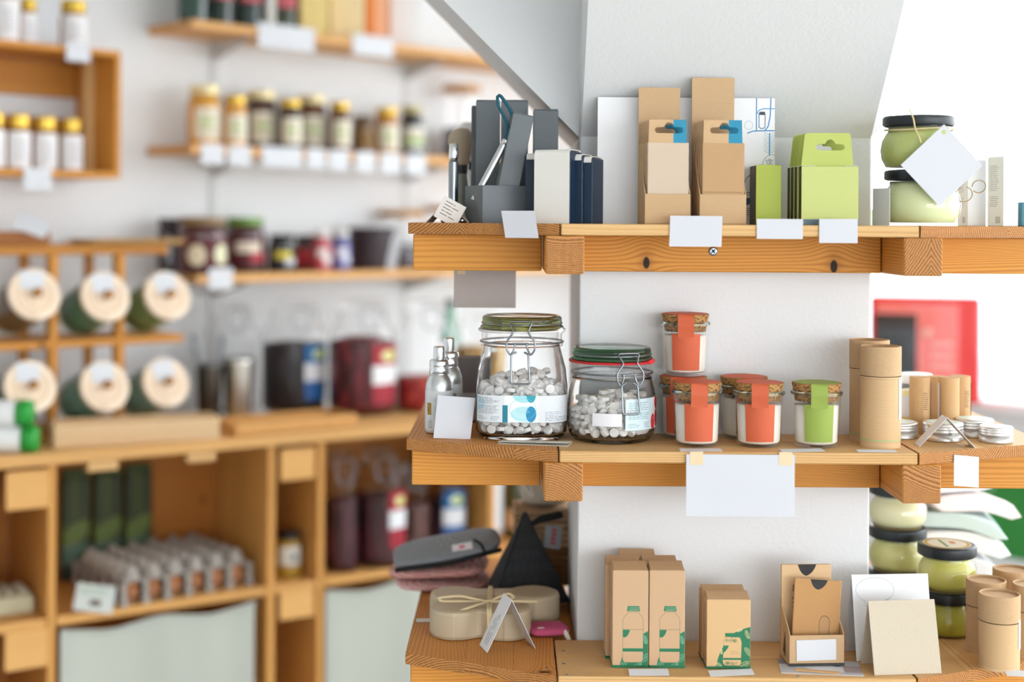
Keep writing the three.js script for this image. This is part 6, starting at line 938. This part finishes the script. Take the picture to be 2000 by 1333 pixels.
// ---------------------------------------------------------------- beyond the pillar: bench, red appliance, posters, street
{
  const D = 3.62, a = P(1980, 805, D), g = thing('window_bench', 'white bench with a thin top along the shop window', 'bench', [1.55, 0, -3.78], R(-45.3)), yT = yAt(1960, 797, D);
  part('bench_top', rbox(1.9, 0.03, 0.42, 0.006, 2), M('#f2f3f5', 0.45), g, [0, yT - 0.015, 0]); part('front_panel', rbox(1.86, yT - 0.031, 0.02, 0.002, 1), M('#e9ebec', 0.6), g, [0, (yT - 0.031) / 2, 0.15]);
  const dirx = Math.cos(R(-45.3)), dirz = -Math.sin(R(-45.3)), nx = Math.sin(R(-45.3)), nz = Math.cos(R(-45.3)), loc = (u, y, o) => [1.55 + dirx * u + nx * o, y, -3.78 + dirz * u + nz * o];
  const gm = printed(512, 512, (c, w, h) => { c.fillStyle = '#2f8a3c'; c.fillRect(0, 0, w, h); c.strokeStyle = '#9cc7a2'; c.lineWidth = 9; c.beginPath(); c.ellipse(130, 120, 90, 110, 0.1, 0, 7); c.stroke(); for (let k = 0; k < 4; k++) { c.beginPath(); c.ellipse(90 + k * 26, 120, 14, 60, 0.1, 0, 7); c.stroke(); } }, 0.6);
  const bench = loc(-0.02, 0, 0.163); const hit = line(bench[0], -bench[2], -45.3);
  const c1 = hit(1975), c0 = hit(1935), k = c1.D / F, yA = yAt(1975, 930, c1.D), yB = yAt(1975, 1090, c1.D), yC2 = yAt(1975, 1180, c1.D);
  solo('green_poster', box(0.52, yA - yB + 0.05, 0.003), [paper, paper, paper, paper, gm, paper], 'green poster with a pale line emblem on the window bench', 'poster', [c1.X, (yA + yB) / 2 + 0.025, -c1.D], [0, R(-45.3), 0]);
  const lm = printed(512, 128, (c, w, h) => { c.fillStyle = '#dfe4e4'; c.fillRect(0, 0, w, h); c.font = 'bold 60px sans-serif'; c.fillStyle = '#6aa58a'; for (let q = 0; q < 9; q++) c.fillRect(40 + q * 52, 56, 30, 44); c.fillStyle = '#dfe4e4'; for (let q = 0; q < 9; q++) c.fillRect(50 + q * 52, 70 - (q % 3) * 6, 10, 18); }, 0.6);
  solo('lettered_strip', box(0.52, yB - yC2, 0.003), [paper, paper, paper, paper, lm, paper], 'pale strip with blurred green lettering below the green poster', 'sign', [c1.X, (yB + yC2) / 2 - 0.004, -c1.D], [0, R(-45.3), 0]);
  // red appliance standing on the bench
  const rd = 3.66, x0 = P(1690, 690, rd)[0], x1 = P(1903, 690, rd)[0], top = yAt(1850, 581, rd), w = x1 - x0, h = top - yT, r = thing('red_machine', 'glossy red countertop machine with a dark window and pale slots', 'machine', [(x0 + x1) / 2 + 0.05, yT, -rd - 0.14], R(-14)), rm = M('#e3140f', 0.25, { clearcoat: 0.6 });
  part('housing', rbox(w, h, 0.18, 0.012, 3), rm, r, [0, h / 2, 0]); part('reflection_plate', rbox(w * 0.74, h * 0.9, 0.004, 0.002, 1), M('#f0736c', 0.15, { clearcoat: 1 }), r, [-w * 0.07, h * 0.48, 0.0915]); part('dark_window', rbox(w * 0.38, h * 0.82, 0.006, 0.002, 1), M('#20262c', 0.1, { clearcoat: 1 }), r, [-w * 0.26, h * 0.42, 0.094]); for (let q = 0; q < 3; q++) part('slot', rbox(w * 0.19, h * 0.045, 0.004, 0.002, 1), M('#f9a9a2', 0.4), r, [w * 0.15, h * (0.55 - q * 0.1), 0.095]); part('button', lathe([[0, 0], [0.012, 0], [0.01, 0.005], [0, 0.006]], 20).rotateX(Math.PI / 2), M('#f3b3a0', 0.4), r, [w * 0.02, h * 0.66, 0.094]);  // pale pink front plate: a reflection on the glossy front painted as colour
  // car in the street
  const car = thing('parked_car', 'pale silver car parked in the street outside the window', 'car', [3.35, -0.25, -8.4], R(20)), prof = new THREE.Shape(); prof.moveTo(-2.1, 0.3); prof.lineTo(-2.1, 0.75); prof.quadraticCurveTo(-2.0, 0.95, -1.2, 1.0); prof.quadraticCurveTo(-0.6, 1.45, 0.1, 1.46); prof.quadraticCurveTo(1.1, 1.46, 1.6, 1.02); prof.lineTo(2.1, 0.9); prof.lineTo(2.15, 0.35); prof.lineTo(2.1, 0.3);
  const be = extrude(prof, 1.5, 0.06); be.translate(0, 0, -0.75); part('body', be, M('#c9d2d8', 0.25, { clearcoat: 1 }), car); const win = new THREE.Shape(); win.moveTo(-1.0, 1.0); win.quadraticCurveTo(-0.55, 1.36, 0.1, 1.38); win.quadraticCurveTo(0.9, 1.38, 1.35, 1.02); for (const s of [-1, 1]) { const e = extrude(win, 0.01); part('side_window', e, M('#6f7f88', 0.1), car, [0, 0, s * 0.815 - 0.005]); for (const x of [-1.3, 1.3]) { const wh = part('wheel', cyl(0.32, 0.32, 0.2, 32).rotateX(Math.PI / 2), M('#4a4d50', 0.8), car, [x, 0.32, s * 0.74]); part('hubcap', cyl(0.2, 0.2, 0.21, 24).rotateX(Math.PI / 2), M('#b8bcc0', 0.3), wh); } }
}
scene.traverse((o) => { if (o.isMesh) { o.castShadow = true; o.receiveShadow = true; } });
renderer.render(scene, camera);
